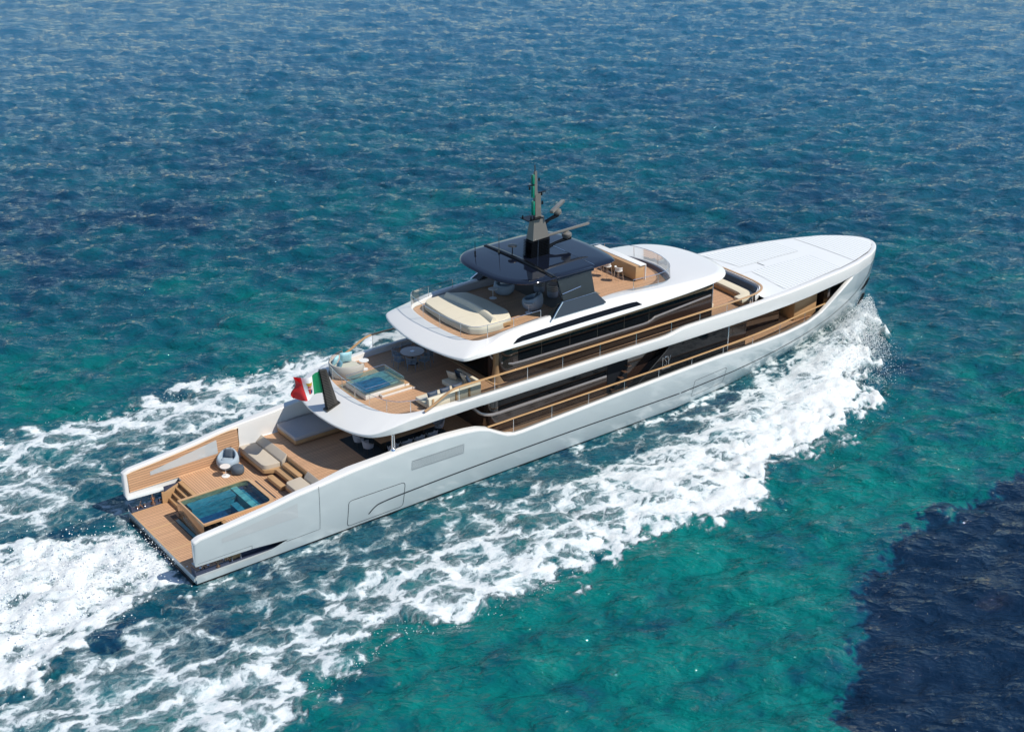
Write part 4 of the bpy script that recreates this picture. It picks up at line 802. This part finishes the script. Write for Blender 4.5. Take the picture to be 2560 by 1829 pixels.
bs_ = MB(); bs_.prism([(9.25, -.2), (10.05, -.17), (10.05, .17), (9.25, .2)], lambda x, y: 4.66+.32*(x-9.25)*.98, lambda x, y: 4.74+.32*(x-9.25)*.98); bs_.build('staff_foot', 'carbon', FS, smooth=False)

# ---- hot tub on the upper deck
hb = MB(); hb.box(11.2, 13.55, -.72, 1.22, 4.955, 5.24, .03); hb.box(12.0, 13.82, -1.0, -.74, 4.955, 5.09, .02); hb.box(13.57, 13.82, -.74, 1.22, 4.955, 5.18, .02); hb.box(13.84, 14.0, -1.05, .9, 4.955, 5.06, .02)
HB = hb.build('hot_tub', 'mosaic', Y_)
b = MB(); b.prism(round_poly([(11.22, -.70), (13.53, -.70), (13.53, 1.20), (11.22, 1.20)], .05), 5.241, 5.27); b.build('bench', 'tubfloor', HB)
b = MB(); b.prism(round_poly([(11.24, -.66), (12.9, -.52), (12.9, .70), (11.24, .85)], [.05, .2, .2, .05]), 5.272, 5.276); b.build('foot_well', 'tubwell', HB)
b = MB(); ring_ = round_poly([(11.2, -.73), (13.55, -.73), (13.55, 1.23), (11.2, 1.23)], .06, 3); b.loft([[(x, y, 5.24) for x, y in ring_], [(x, y, 5.60) for x, y in ring_]], closed=True); b.build('glass_wall', 'glass', HB)
b = MB(); b.tube([(x, y, 5.60) for x, y in ring_], .009, 6, closed=True); b.build('glass_edge', 'chrome', HB)
b = MB(); b.add([(11.22, -.71, 5.50), (13.53, -.71, 5.50), (13.53, 1.21, 5.50), (11.22, 1.21, 5.50)], [(0, 1, 2, 3)]); b.build('water', 'poolwater', HB)
b = MB(); b.box(13.58, 13.83, -.72, 1.2, 5.181, 5.192); b.box(12.05, 13.82, -.99, -.75, 5.091, 5.102); b.box(13.85, 14.0, -1.04, .88, 5.061, 5.07); b.build('tread', 'teak_plain', HB)

# ------------------------------------------------------------------ furniture on the decks
TZ, MZ, UZ, SZ = 1.403, 2.303, 4.953, 7.508
def face(dx, dy): return math.atan2(dy, dx)      # local +x looks towards (dx, dy)

# pod armchairs
def pod_armchair(loc, rz, label):
    t = thing('pod_armchair', label, 'armchair', loc, rz, 'round pod armchairs'); n = 40; secs = []
    H = lambda a: .70-.17*math.cos(a)+.03*math.cos(2*a)
    for k in range(13):
        ring = []
        for i in range(n):
            a = 2*math.pi*i/n; h = H(a)
            prof = [(.30, .0), (.40, .02), (.50, .12), (.565, .30), (.565, .30+(h-.30)*.45), (.53, .30+(h-.30)*.8), (.47, h), (.42, h+.01), (.385, h-.05), (.37, .40+(h-.40)*.5), (.345, .42), (.27, .395), (.01, .40)]
            r, z = prof[k]; ring.append((r*math.cos(a)*1.0, r*math.sin(a)*1.02, z))
        secs.append(ring)
    b = MB().loft(secs, closed=True, cap=True); b.build('shell', 'bluegrey', t, ang=70)
    s = MB().lathe([(0, .40), (.26, .41), (.33, .44), (.30, .49), (.15, .50), (0, .50)], n=28); s.build('seat', 'bluegrey', t, ang=70)
    return t
def cushion(name, label, w_, d, h, mtx, m, group=None):
    o = MB().cushion(w_, d, h, Matrix.Identity(4)).build(name, m, ang=50); o.matrix_world = mtx; return tag(o, label, 'cushion', group)
pod_armchair((5.22, 3.18, TZ), face(-.75, -.66), 'pale blue pod armchair on the lower stern terrace beside the teak wing wall')
cushion('cushion', 'slate grey cushion leaning in the pale blue pod armchair on the stern terrace', .46, .46, .16, T(5.36, 3.32, TZ+.70, rz=face(-.75, -.66)) @ T(ry=math.radians(-112)), 'slate')
pod_armchair((21.62, 1.62, SZ), face(-.6, -.8), 'shaded pod armchair under the dark hardtop, further from the white railing side')
cushion('cushion', 'white square cushion on the far pod armchair under the dark hardtop', .5, .5, .16, T(21.72, 1.74, SZ+.72, rz=face(-.6, -.8)) @ T(ry=math.radians(-118)), 'whitefab')
pod_armchair((21.55, -1.02, SZ), face(-.45, .5), 'shaded pod armchair under the hardtop, half behind a small round table near the pillar')
cushion('cushion', 'blue grey cushion in the pod armchair nearest the hardtop pillar', .44, .44, .15, T(21.68, -1.14, SZ+.68, rz=face(-.45, .5)) @ T(ry=math.radians(-115)), 'slate')
def side_table(loc, label, h=.56, r=.27, m='tabletop'):
    t = thing('side_table', label, 'side table', loc, 0, 'small round pedestal tables')
    MB().lathe([(0, h-.03), (r-.02, h-.03), (r, h-.015), (r-.005, h), (0, h)], n=32).build('tabletop', m, t); MB().lathe([(.018, .02), (.014, h-.03)], n=10).build('stem', 'whitemetal', t); MB().lathe([(r*.8, 0), (r*.78, .012), (.03, .03), (0, .03)], n=28).build('foot', 'whitemetal', t); return t
side_table((4.71, 2.44, TZ), 'white round table before the pale blue armchair on the stern terrace')
side_table((13.12, 2.55, UZ), 'white round table beside the cream daybed next to the hot tub', .52, .26, 'stonetop')
side_table((20.72, 1.42, SZ), 'shaded round table left of the far pod armchair under the hardtop', .55, .26)
side_table((21.02, -1.38, SZ), 'round table in front of the pod armchair nearest the hardtop pillar', .55, .26)
o = MB().lathe([(.22, 0), (.30, .03), (.335, .14), (.335, .28), (.30, .38), (.22, .41), (0, .415)], n=32).build('ottoman', 'slate', ang=70); o.location = (5.33, 2.33, TZ); tag(o, 'dark slate round ottoman beside the small white table on the stern terrace', 'ottoman')

# terrace sofas
def seat_poly(p, z0, z1, m, nm, par, r=.1, bev=.05): return MB().prism(round_poly(p, r, 5), z0, z1, bev, 3).build(nm, m, par)
def back_wedge(x0, x1, y0, y1, z0, zf, zb, m, par, nm='backrest'):
    b = MB(); return b.prism(round_poly([(x0, y0), (x1, y0), (x1, y1), (x0, y1)], .09, 4), z0, lambda x, y: zf+(zb-zf)*(x-x0)/(x1-x0), .05, 3).build(nm, m, par)
t = thing('sun_sofa', 'larger beige sun sofa facing the plunge pool, its back to the shaded deck', 'sofa', (0, 0, 0), 0, 'beige terrace sofas')
seat_poly([(6.2, 1.18), (7.08, 1.05), (7.08, 3.8), (6.2, 3.8)], 1.776, 2.02, 'beige', 'seat', t, [.28, .05, .05, .05]); back_wedge(7.12, 7.47, .96, 3.8, 1.776, 2.05, 2.38, 'beige', t)
t = thing('sun_sofa', 'smaller beige sun sofa beside the wooden step blocks, by the white bulwark', 'sofa', (0, 0, 0), 0, 'beige terrace sofas')
seat_poly([(6.28, -3.78), (7.18, -3.78), (7.18, -.86), (6.28, -.92)], 1.776, 2.02, 'beige', 'seat', t, [.05, .05, .05, .22]); back_wedge(7.21, 7.47, -3.78, -1.1, 1.776, 2.05, 2.36, 'beige', t)
# main deck sun pad, rug, dining
t = thing('sunpad', 'wide grey sunpad on a low wooden plinth in the shade of the overhang', 'sunbed')
MB().box(8.3, 11.4, 1.58, 3.52, MZ+.06, MZ+.28, .02).build('plinth', 'wood', t); MB().box(8.28, 11.42, 1.56, 3.54, MZ+.281, MZ+.50, .05, 3).build('mattress', 'greyfab', t)
o = MB().box(10.45, 15.4, -3.2, .9, 0, .006).build('rug', 'rug'); o.location = (0, 0, MZ); tag(o, 'charcoal rug under the long dining table beneath the overhang', 'rug')
t = thing('dining_table', 'long brown dining table on the charcoal rug beneath the overhang', 'table', (12.9, -1.1, MZ+.006))
MB().box(-1.68, 1.62, -.85, .85, .69, .75, .012).build('tabletop', mat('walnut_top', (.30, .18, .105), .35), t)
for x in (-1.2, 1.15): MB().box(x-.06, x+.06, -.5, .5, 0, .69, .01).build('leg', 'carbon', t)
def shell_chair(loc, rz, label):
    t = thing('dining_chair', label, 'dining chair', loc, rz, 'grey shell chairs at the long table'); n = 26; A = [math.radians(52)+k/n*math.radians(256) for k in range(n+1)]
    secs = []
    for a in A:
        f = max(0, -math.cos(a)); h = .72+.10*f*f-.12*(1-f)**2*(1 if abs(math.degrees(a)-180) > 70 else 0); r = .27
        secs.append([(.26*math.cos(a), .25*math.sin(a), .36), (.29*math.cos(a)-.0, .28*math.sin(a), .48), (.33*math.cos(a)-.02, .315*math.sin(a), h), (.305*math.cos(a)-.02, .29*math.sin(a), h+.005), (.255*math.cos(a), .245*math.sin(a), .48), (.22*math.cos(a), .21*math.sin(a), .44)])
    MB().loft(secs, cap=True).build('backrest', 'greychair', t, ang=60); MB().lathe([(0, .36), (.25, .36), (.27, .40), (.25, .45), (0, .46)], n=24).build('seat', 'greychair', t, ang=60)
    for x in (.17, -.17):
        for y in (.17, -.17): MB().tube([(x*1.15, y*1.15, 0), (x, y, .37)], .013, 6).build('leg', 'carbon', t)
    return t
CZ = MZ+.006
c0 = shell_chair((10.86, -.42, CZ), 0, 'grey shell chair at the head of the long table, further from the bulwark')
dup(c0, (10.88, -1.30, CZ), 0, 'grey shell chair at the head of the long table, nearer the chrome pillar')
for x, l in ((11.72, 'first from the chrome pillar, partly behind it'), (12.50, 'second from the chrome pillar'), (13.28, 'third from the chrome pillar'), (14.06, 'fourth from the chrome pillar')): dup(c0, (x, -2.32, CZ), math.pi/2, 'grey shell chair along the long table, '+l)
dup(c0, (15.0, -1.55, CZ), math.pi, 'grey shell chair at the far end of the long table by the cabin')

# upper deck: daybed, round table with chairs, corner sofa
t = thing('daybed', 'cream curved daybed with aqua cushions beside the hot tub', 'sofa', (12.12, 2.62, UZ), math.radians(35))
MB().lathe([(.80, .04), (.84, .1), (.86, .30), (.82, .36), (.7, .385), (0, .39)], n=44, sx=1.0, sy=.95).build('seat', mat('sand_fabric', (.50, .49, .42), .85, var=.05), t, ang=60)
secs = []
for k in range(31):
    a = math.radians(88+k*6.2); h = .70+.06*math.sin(k/30*math.pi); secs.append([(.88*math.cos(a), .86*math.sin(a), .06), (.95*math.cos(a), .93*math.sin(a), .35), (.97*math.cos(a), .95*math.sin(a), h-.05), (.93*math.cos(a), .91*math.sin(a), h), (.84*math.cos(a), .82*math.sin(a), h-.02), (.80*math.cos(a), .78*math.sin(a), .3)])
MB().loft(secs, cap=True).build('backrest', mat('sand_fabric_back', (.46, .44, .40), .85, var=.05), t, ang=60)
cushion('cushion', 'largest aqua cushion upright against the daybed back, furthest from the flag', .66, .66, .2, T(12.30, 3.0, UZ+.76, rz=math.radians(-105)) @ T(ry=math.radians(-72)), 'aqua', 'aqua daybed cushions')
cushion('cushion', 'aqua cushion in the daybed corner behind the small blue cushion', .56, .56, .18, T(11.66, 3.02, UZ+.70, rz=math.radians(-55)) @ T(ry=math.radians(-68)), 'aqua', 'aqua daybed cushions')
cushion('cushion', 'small mid blue cushion lying low at the flag end of the daybed', .50, .42, .16, T(11.66, 2.58, UZ+.62, rz=math.radians(-10)) @ T(ry=math.radians(-60)), mat('mid_blue_fabric', (.17, .36, .44), .8, var=.12), 'aqua daybed cushions')
t = thing('round_table', 'round dark dining table with pale rim and seven chairs on the upper deck', 'table', (15.58, 1.66, UZ))
MB().lathe([(0, .64), (.6, .64), (.66, .655), (.66, .68), (.55, .684), (0, .684)], n=44).build('tabletop', mat('dark_top', (.16, .10, .07), .45), t); MB().lathe([(.55, .6845), (.64, .6845), (.64, .688), (.55, .688)], n=44).build('rim', 'trim', t); MB().lathe([(.12, .685), (.12, .70), (0, .702)], n=24).build('centrepiece', 'silver', t); MB().lathe([(.3, 0), (.28, .02), (.06, .06), (.06, .64)], n=20).build('pedestal', 'carbon', t)
def slat_chair(loc, rz, label):
    t = thing('slat_chair', label, 'chair', loc, rz, 'blue grey slatted chairs round the round table')
    MB().box(-.22, .24, -.23, .23, .40, .45, .02).build('seat', 'blueframe', t); b = MB(); A = [math.radians(75+k*15) for k in range(15)]
    b.tube([(.28*math.cos(a), .28*math.sin(a), .74) for a in A], .016, 6); b.tube([(.25*math.cos(a), .25*math.sin(a), .43) for a in A], .012, 6)
    for a in A[1:-1]: b.tube([(.25*math.cos(a), .25*math.sin(a), .43), (.28*math.cos(a), .28*math.sin(a), .74)], .015, 5)
    b.build('backrest', 'blueframe', t)
    for x in (.2, -.2):
        for y in (.2, -.2): MB().tube([(x*1.12, y*1.12, 0), (x, y, .41)], .014, 6).build('leg', 'blueframe', t)
    return t
ph = math.atan2(-.8, -.6); names = ['nearest the viewer', 'just right of the nearest one', 'at the right side', 'far right, half hidden behind the tabletop', 'far left, half hidden behind the tabletop', 'at the left side', 'just left of the nearest one']; s0 = None
for k in range(7):
    a = ph+2*math.pi*k/7; p = (15.58+.86*math.cos(a), 1.66+.86*math.sin(a), UZ); l = 'blue grey slatted chair at the round table, '+names[k]
    if s0 is None: s0 = slat_chair(p, a+math.pi, l)
    else: dup(s0, p, a+math.pi, l)
t = thing('corner_sofa', 'cream corner sofa with navy cushions behind the upper handrail', 'sofa', (0, 0, 0))
MB().box(13.05, 16.2, -3.42, -2.42, UZ+.08, UZ+.34, .05, 3).build('seat', 'cream', t); MB().box(15.25, 16.2, -2.40, -1.55, UZ+.08, UZ+.34, .05, 3).build('seat', 'cream', t)
MB().box(13.05, 16.25, -3.66, -3.44, UZ+.05, UZ+.66, .05, 3).build('backrest', 'cream', t); MB().box(16.22, 16.42, -3.4, -1.5, UZ+.05, UZ+.66, .05, 3).build('backrest', 'cream', t)
for x in (13.3, 14.7, 15.5): MB().box(x-.06, x+.06, -3.70, -3.66, UZ+.0, UZ+.62, .01).build('wooden_strap', 'wood', t)
for k, (x, l) in enumerate(((13.55, 'nearest the open deck end'), (14.30, 'in the middle of the row of three'), (15.04, 'nearest the sofa corner'))): cushion('cushion', 'navy back cushion on the corner sofa, '+l, .62, .44, .2, T(x, -3.28, UZ+.60) @ T(rx=math.radians(72)), 'navy', 'corner sofa cushions')
for (x, y, rz, m, l) in ((15.62, -1.95, 20, 'beige', 'beige cushion leaning on the short arm of the corner sofa, at its open end'), (15.98, -2.12, 10, 'navy', 'tall navy cushion upright behind the beige one on the corner sofa'), (15.95, -2.62, -5, 'beige', 'beige cushion half hidden between two navy cushions on the corner sofa'), (15.92, -3.02, -25, 'navy', 'navy cushion tucked in the inner corner of the corner sofa')):
    cushion('cushion', l, .54, .54, .2, T(x, y, UZ+.62, rz=math.radians(180+rz)) @ T(ry=math.radians(-66)), m, 'corner sofa cushions')

# sun deck: sun bed, lounge, bar
t = thing('sun_bed', 'wide cream curved sunbed with raised headrest on the aft sun deck', 'sunbed')
xa = lambda y: 16.62+.10*abs(y)**1.5*.6; outl = [(xa(y), y) for y in np.linspace(-1.9, 2.3, 14)]+[(17.2, 2.62), (18.6, 2.66), (19.5, 2.2), (19.75, .6), (19.75, -1.3), (19.4, -2.0), (18.4, -2.42), (17.3, -2.35)]
MB().prism(round_poly(outl, .2, 3), SZ+.04, SZ+.36, .09, 3).build('base', mat('sand_base', (.52, .49, .41), .85, var=.04), t); o2 = [(18.15+(x-18.15)*.975, .1+(y-.1)*.975) for x, y in outl]
MB().prism(round_poly(o2, .2, 3), SZ+.34, SZ+.44, .04, 3).build('mattress', 'cream', t)
hd = MB(); hd.loft([[(18.1+.0*y+dx-.09*(y-.2)**2*.6+.25, y, z) for dx, z in ((-.10, SZ+.43), (.02, SZ+.66), (.12, SZ+.70), (.24, SZ+.64), (.32, SZ+.43))] for y in np.linspace(-2.15, 2.2, 24)], cap=True); hd.build('headrest', 'cream', t, ang=60)
for y in (-.62, .82): q = MB(); q.box(16.75, 18.05, y-.006, y+.006, SZ+.4395, SZ+.4425); q.build('seam', 'beige', t)
ws = MB(); ws.box(18.35, 19.3, -2.32, -2.27, SZ+.10, SZ+.30, .02, mtx=T(0, 0, 0)); ws.build('side_panel', 'wood', t)
t = thing('lounge_table', 'round lounge table half hidden under the hardtop behind the pillar', 'table', (24.5, .45, SZ)); MB().lathe([(0, .66), (.78, .66), (.8, .69), (.78, .71), (0, .715)], n=40).build('tabletop', 'wood', t); MB().lathe([(.35, 0), (.3, .03), (.08, .08), (.08, .66)], n=20).build('pedestal', 'carbon', t); MB().lathe([(0, .716), (.3, .716), (.3, .725), (0, .726)], n=30).build('centre_disc', 'stonetop', t)
def tub_chair(loc, rz, label):
    t = thing('tub_chair', label, 'armchair', loc, rz, 'zigzag tub chairs under the hardtop'); MB().lathe([(.24, 0), (.30, .1), (.31, .40), (.28, .44), (0, .45)], n=28).build('seat', 'greychair', t, ang=60); n = 24
    secs = [[(.30*math.cos(a), .30*math.sin(a), .34), (.345*math.cos(a), .345*math.sin(a), .76), (.30*math.cos(a), .30*math.sin(a), .77), (.26*math.cos(a), .26*math.sin(a), .42)] for a in [math.radians(60+k*10) for k in range(25)]]
    MB().loft(secs, cap=True).build('backrest', 'zigzag', t, ang=60); return t
q0 = tub_chair((23.4, -.42, SZ), math.radians(35), 'zigzag patterned tub chair at the lounge table, nearest the hardtop pillar')
dup(q0, (23.28, .62, SZ), math.radians(0), 'zigzag patterned tub chair at the lounge table, left of the one by the pillar'); dup(q0, (24.6, -.85, SZ), math.radians(90), 'zigzag patterned tub chair mostly hidden behind the hardtop pillar')
o = MB().box(-1.7, 1.7, -1.9, 1.9, 0, .006).build('rug', mat('pale_rug', (.20, .18, .15), .95, var=.1)); o.data.transform(Matrix.Scale(1, 4)); o.location = (24.1, .3, SZ); tag(o, 'dull brown rug under the lounge table below the hardtop', 'rug')
t = thing('bar_counter', 'wooden bar counter with white top on the forward sun deck', 'bar counter', (28.5, 0, SZ))
MB().box(.0, .62, -1.42, 2.4, .07, .88, .012).build('cabinet', 'wood', t); MB().box(.06, .60, -1.36, 2.34, 0, .07).build('plinth', 'carbon', t); MB().box(.24, .70, -1.5, 2.5, .885, .94, .012).build('worktop', 'stonetop', t); MB().box(-.03, .235, -1.44, 2.42, .885, .905, .008).build('bar_shelf', 'wood', t); MB().box(.66, .70, -1.5, -1.43, .0, .885).build('end_leg', 'whitemetal', t)
def bar_stool(loc, rz, label):
    t = thing('bar_stool', label, 'bar stool', loc, rz, 'white bar stools at the bar'); n = 20
    secs = [[(.20*math.cos(a), .20*math.sin(a), .66), (.25*math.cos(a), .25*math.sin(a), .92-.06*abs(math.cos(a/2))), (.21*math.cos(a), .21*math.sin(a), .92-.06*abs(math.cos(a/2))), (.17*math.cos(a), .17*math.sin(a), .70)] for a in [math.radians(80+k*10) for k in range(21)]]
    MB().loft(secs, cap=True).build('backrest', 'whitefab', t, ang=60); MB().lathe([(0, .63), (.19, .63), (.22, .66), (.2, .70), (0, .72)], n=24).build('seat', 'whitefab', t, ang=60)
    for x in (.15, -.15):
        for y in (.16, -.16): MB().tube([(x*1.3, y*1.3, 0), (x, y, .64)], .012, 6).build('leg', 'chrome', t)
    MB().tube([(.175, -.19, .25), (.175, .19, .25)], .01, 6).build('footrest', 'chrome', t); return t
b0 = bar_stool((27.78, -.80, SZ), math.radians(8), 'white bar stool nearest the open end of the bar counter'); dup(b0, (27.74, .10, SZ), math.radians(-5), 'middle white bar stool at the bar counter'); dup(b0, (27.72, 1.0, SZ), math.radians(4), 'white bar stool at the bar, partly hidden behind the hardtop edge')

# bow lounge
t = thing('bow_sofa', 'cream horseshoe sofa with wooden base in the lounge before the foredeck', 'sofa')
oo = [(well(y)-1.10-.02*abs(y), y) for y in np.linspace(-2.2, 2.2, 12)]; oi = [(well(y)-.34, y*1.0) for y in np.linspace(3.3, -3.3, 20)]
leg = [(35.3, 3.3), (35.3, 2.5), (35.95, 2.5)]; out_ = [(35.25, -2.55), (35.85, -2.5)]+[(x, y) for x, y in oo]+[(35.85, 2.5), (35.25, 2.55), (35.2, 3.3)]+oi+[(35.2, -3.3)]
MB().prism(round_poly(out_, .05, 2), UZ+.02, UZ+.26, .02).build('base', 'wood', t, ang=50); o3 = [(x+(.04 if abs(y) < 2.3 and x < 36.2 else 0), y*1.0) for x, y in out_]
MB().prism(round_poly(o3, .05, 2), UZ+.261, UZ+.42, .05, 3).build('seat', 'cream', t, ang=50)
bk = MB(); bk.loft([[(well(y)-.36, y*.98, UZ+.40), (well(y)-.28, y*.985, UZ+.74), (well(y)-.20, y*.985, UZ+.76), (well(y)-.19, y*.985, UZ+.4)] for y in np.linspace(-3.2, 3.2, 30)], cap=True); bk.build('backrest', 'navy', t, ang=60)
o = MB().box(-.3, .3, -.55, .55, 0, .4, .05, 3).build('footstool', 'cream'); o.location = (33.3, -2.05, UZ); tag(o, 'cream footstool by the dark cabin front, opposite the bow sofa', 'footstool')

# ------------------------------------------------------------------ ensign
t = thing('flag', 'green white and red flag with a small crest streaming from the louvred staff', 'flag', (0, 0, 0))
def fpos(u, v):
    """u 0..1 hoist to fly, v 0..1 bottom to top"""
    hx = 9.20-.15*v; hz = 5.72+1.17*v; x = hx-1.50*u+.10*math.sin(3.2*u+1)*u; z = hz-.10*u+.03*math.sin(6*u+2*v)*u
    y = .22*math.sin(7.5*u+1.6*v)*min(1, 2.2*u)+.06*math.sin(15*u-4*v)*u
    if u > .70: k = (u-.70)/.30; x += .34*k*k*(.7-.7*math.sin(v*5.6+.3)); y += .34*math.sin(2.6*k*(1+.6*v))*k; z += .07*k*math.sin(5*v)
    return (x, y, z)
fl_ = MB(); nu, nv = 48, 24
for i, mi in ((0, 0), (1, 1), (2, 2)):
    secs = [[fpos((i*16+k)/nu, j/nv) for j in range(nv+1)] for k in range(17)]; MB().loft(secs).build(['green_band', 'white_band', 'red_band'][i], ['flag_g', 'flag_w', 'flag_r'][i], t, ang=180)
def on_flag(poly, m, off, nm):
    for s in (-1, 1):
        b = MB(); U = [p[0] for p in poly]; P_ = []
        n = 5; a_, b_, c_, d_ = poly; secs = []
        for i in range(n+1):
            f = i/n; p = (a_[0]+(b_[0]-a_[0])*f, a_[1]+(b_[1]-a_[1])*f); q = (d_[0]+(c_[0]-d_[0])*f, d_[1]+(c_[1]-d_[1])*f)
            row = []
            for j in range(n+1):
                g_ = j/n; u, v = p[0]+(q[0]-p[0])*g_, p[1]+(q[1]-p[1])*g_; P0 = np.array(fpos(u, v)); du = np.array(fpos(u+.01, v))-P0; dv = np.array(fpos(u, v+.01))-P0; nn = np.cross(du, dv); nn /= np.linalg.norm(nn); row.append(tuple(P0+nn*off*s))
            secs.append(row)
        b.loft(secs)
        b.build(nm, m, t, ang=180)
on_flag([(.43, .62), (.57, .62), (.60, .76), (.40, .76)], 'gold', .006, 'crest_crown')
on_flag([(.43, .42), (.50, .42), (.50, .61), (.42, .61)], 'crestred', .006, 'crest_quarter'); on_flag([(.505, .42), (.575, .42), (.575, .61), (.505, .61)], 'crestred', .006, 'crest_quarter')
on_flag([(.44, .24), (.50, .22), (.50, .415), (.43, .415)], 'crestblue', .006, 'crest_quarter'); on_flag([(.505, .22), (.56, .24), (.57, .415), (.505, .415)], 'crestred', .006, 'crest_quarter')
on_flag([(.43, .50), (.575, .50), (.575, .53), (.43, .53)], 'flag_w', .009, 'crest_cross'); on_flag([(.455, .42), (.475, .42), (.475, .61), (.455, .61)], 'flag_w', .009, 'crest_cross')

# ------------------------------------------------------------------ spray thrown up by the bow wave
def spray():
    vs = []; fs = []; r_ = np.random.default_rng(4); base = np.array([(1, 0, 0), (-1, 0, 0), (0, 1, 0), (0, -1, 0), (0, 0, 1), (0, 0, -1)], float); F = [(0, 2, 4), (2, 1, 4), (1, 3, 4), (3, 0, 4), (2, 0, 5), (1, 2, 5), (3, 1, 5), (0, 3, 5)]
    def drop(p, s):
        o = len(vs); R_ = base*s*r_.uniform(.6, 1.4, 3); vs.extend((R_+p).tolist()); fs.extend([tuple(i+o for i in f) for f in F])
    for k in range(26000):
        sd_ = -1 if r_.random() < .72 else 1; x = 50.0-abs(r_.gamma(2.6, 2.1)); 
        if x < 27: continue
        yo = np.interp(x, [27, 35.2, 41.5, 46, 48.6, 50, 50.6], [12.6, 11.0, 8.5, 5.2, 3.0, 1.2, .1]); h_ = np.interp(x, WX, WY)
        u = abs(r_.normal(.66, .24)); y = h_+(yo-h_)*u; top = np.interp(x, [27, 36, 42, 46, 49, 50.3], [.35, .7, 1.2, 1.75, 1.7, .5])*math.exp(-((u-.55)/.42)**2); z = .05+top*r_.random()**.8*1.12
        drop((x, sd_*y, z), r_.choice([.012, .02, .03, .042], p=[.55, .32, .11, .02]))
    for k in range(2600):
        x = r_.uniform(-14, .2); u = r_.normal(0, .5); y = u*(3+.4*-x); drop((x, y, .12+.35*r_.random()**2), r_.choice([.015, .025, .04]))
    for k in range(1000):
        sd_ = -1 if r_.random() < .6 else 1; x = r_.uniform(0, 30); yo = np.interp(x, [0, 5, 10, 14, 19, 23.6, 29.5], [15, 13.5, 14.4, 13.8, 13.5, 13.8, 12.2])*(1 if sd_ < 0 else 1.10)
        drop((x, sd_*(yo-abs(r_.normal(0, 1.1))), .08+.30*r_.random()**2), r_.choice([.012, .02, .028]))
    me = bpy.data.meshes.new('sea_spray'); me.from_pydata(vs, [], fs); me.materials.append(mat('spray_white', (.86, .89, .90), .6)); me.shade_smooth(); o = bpy.data.objects.new('sea_spray', me); col.objects.link(o); o['kind'] = 'stuff'
spray()
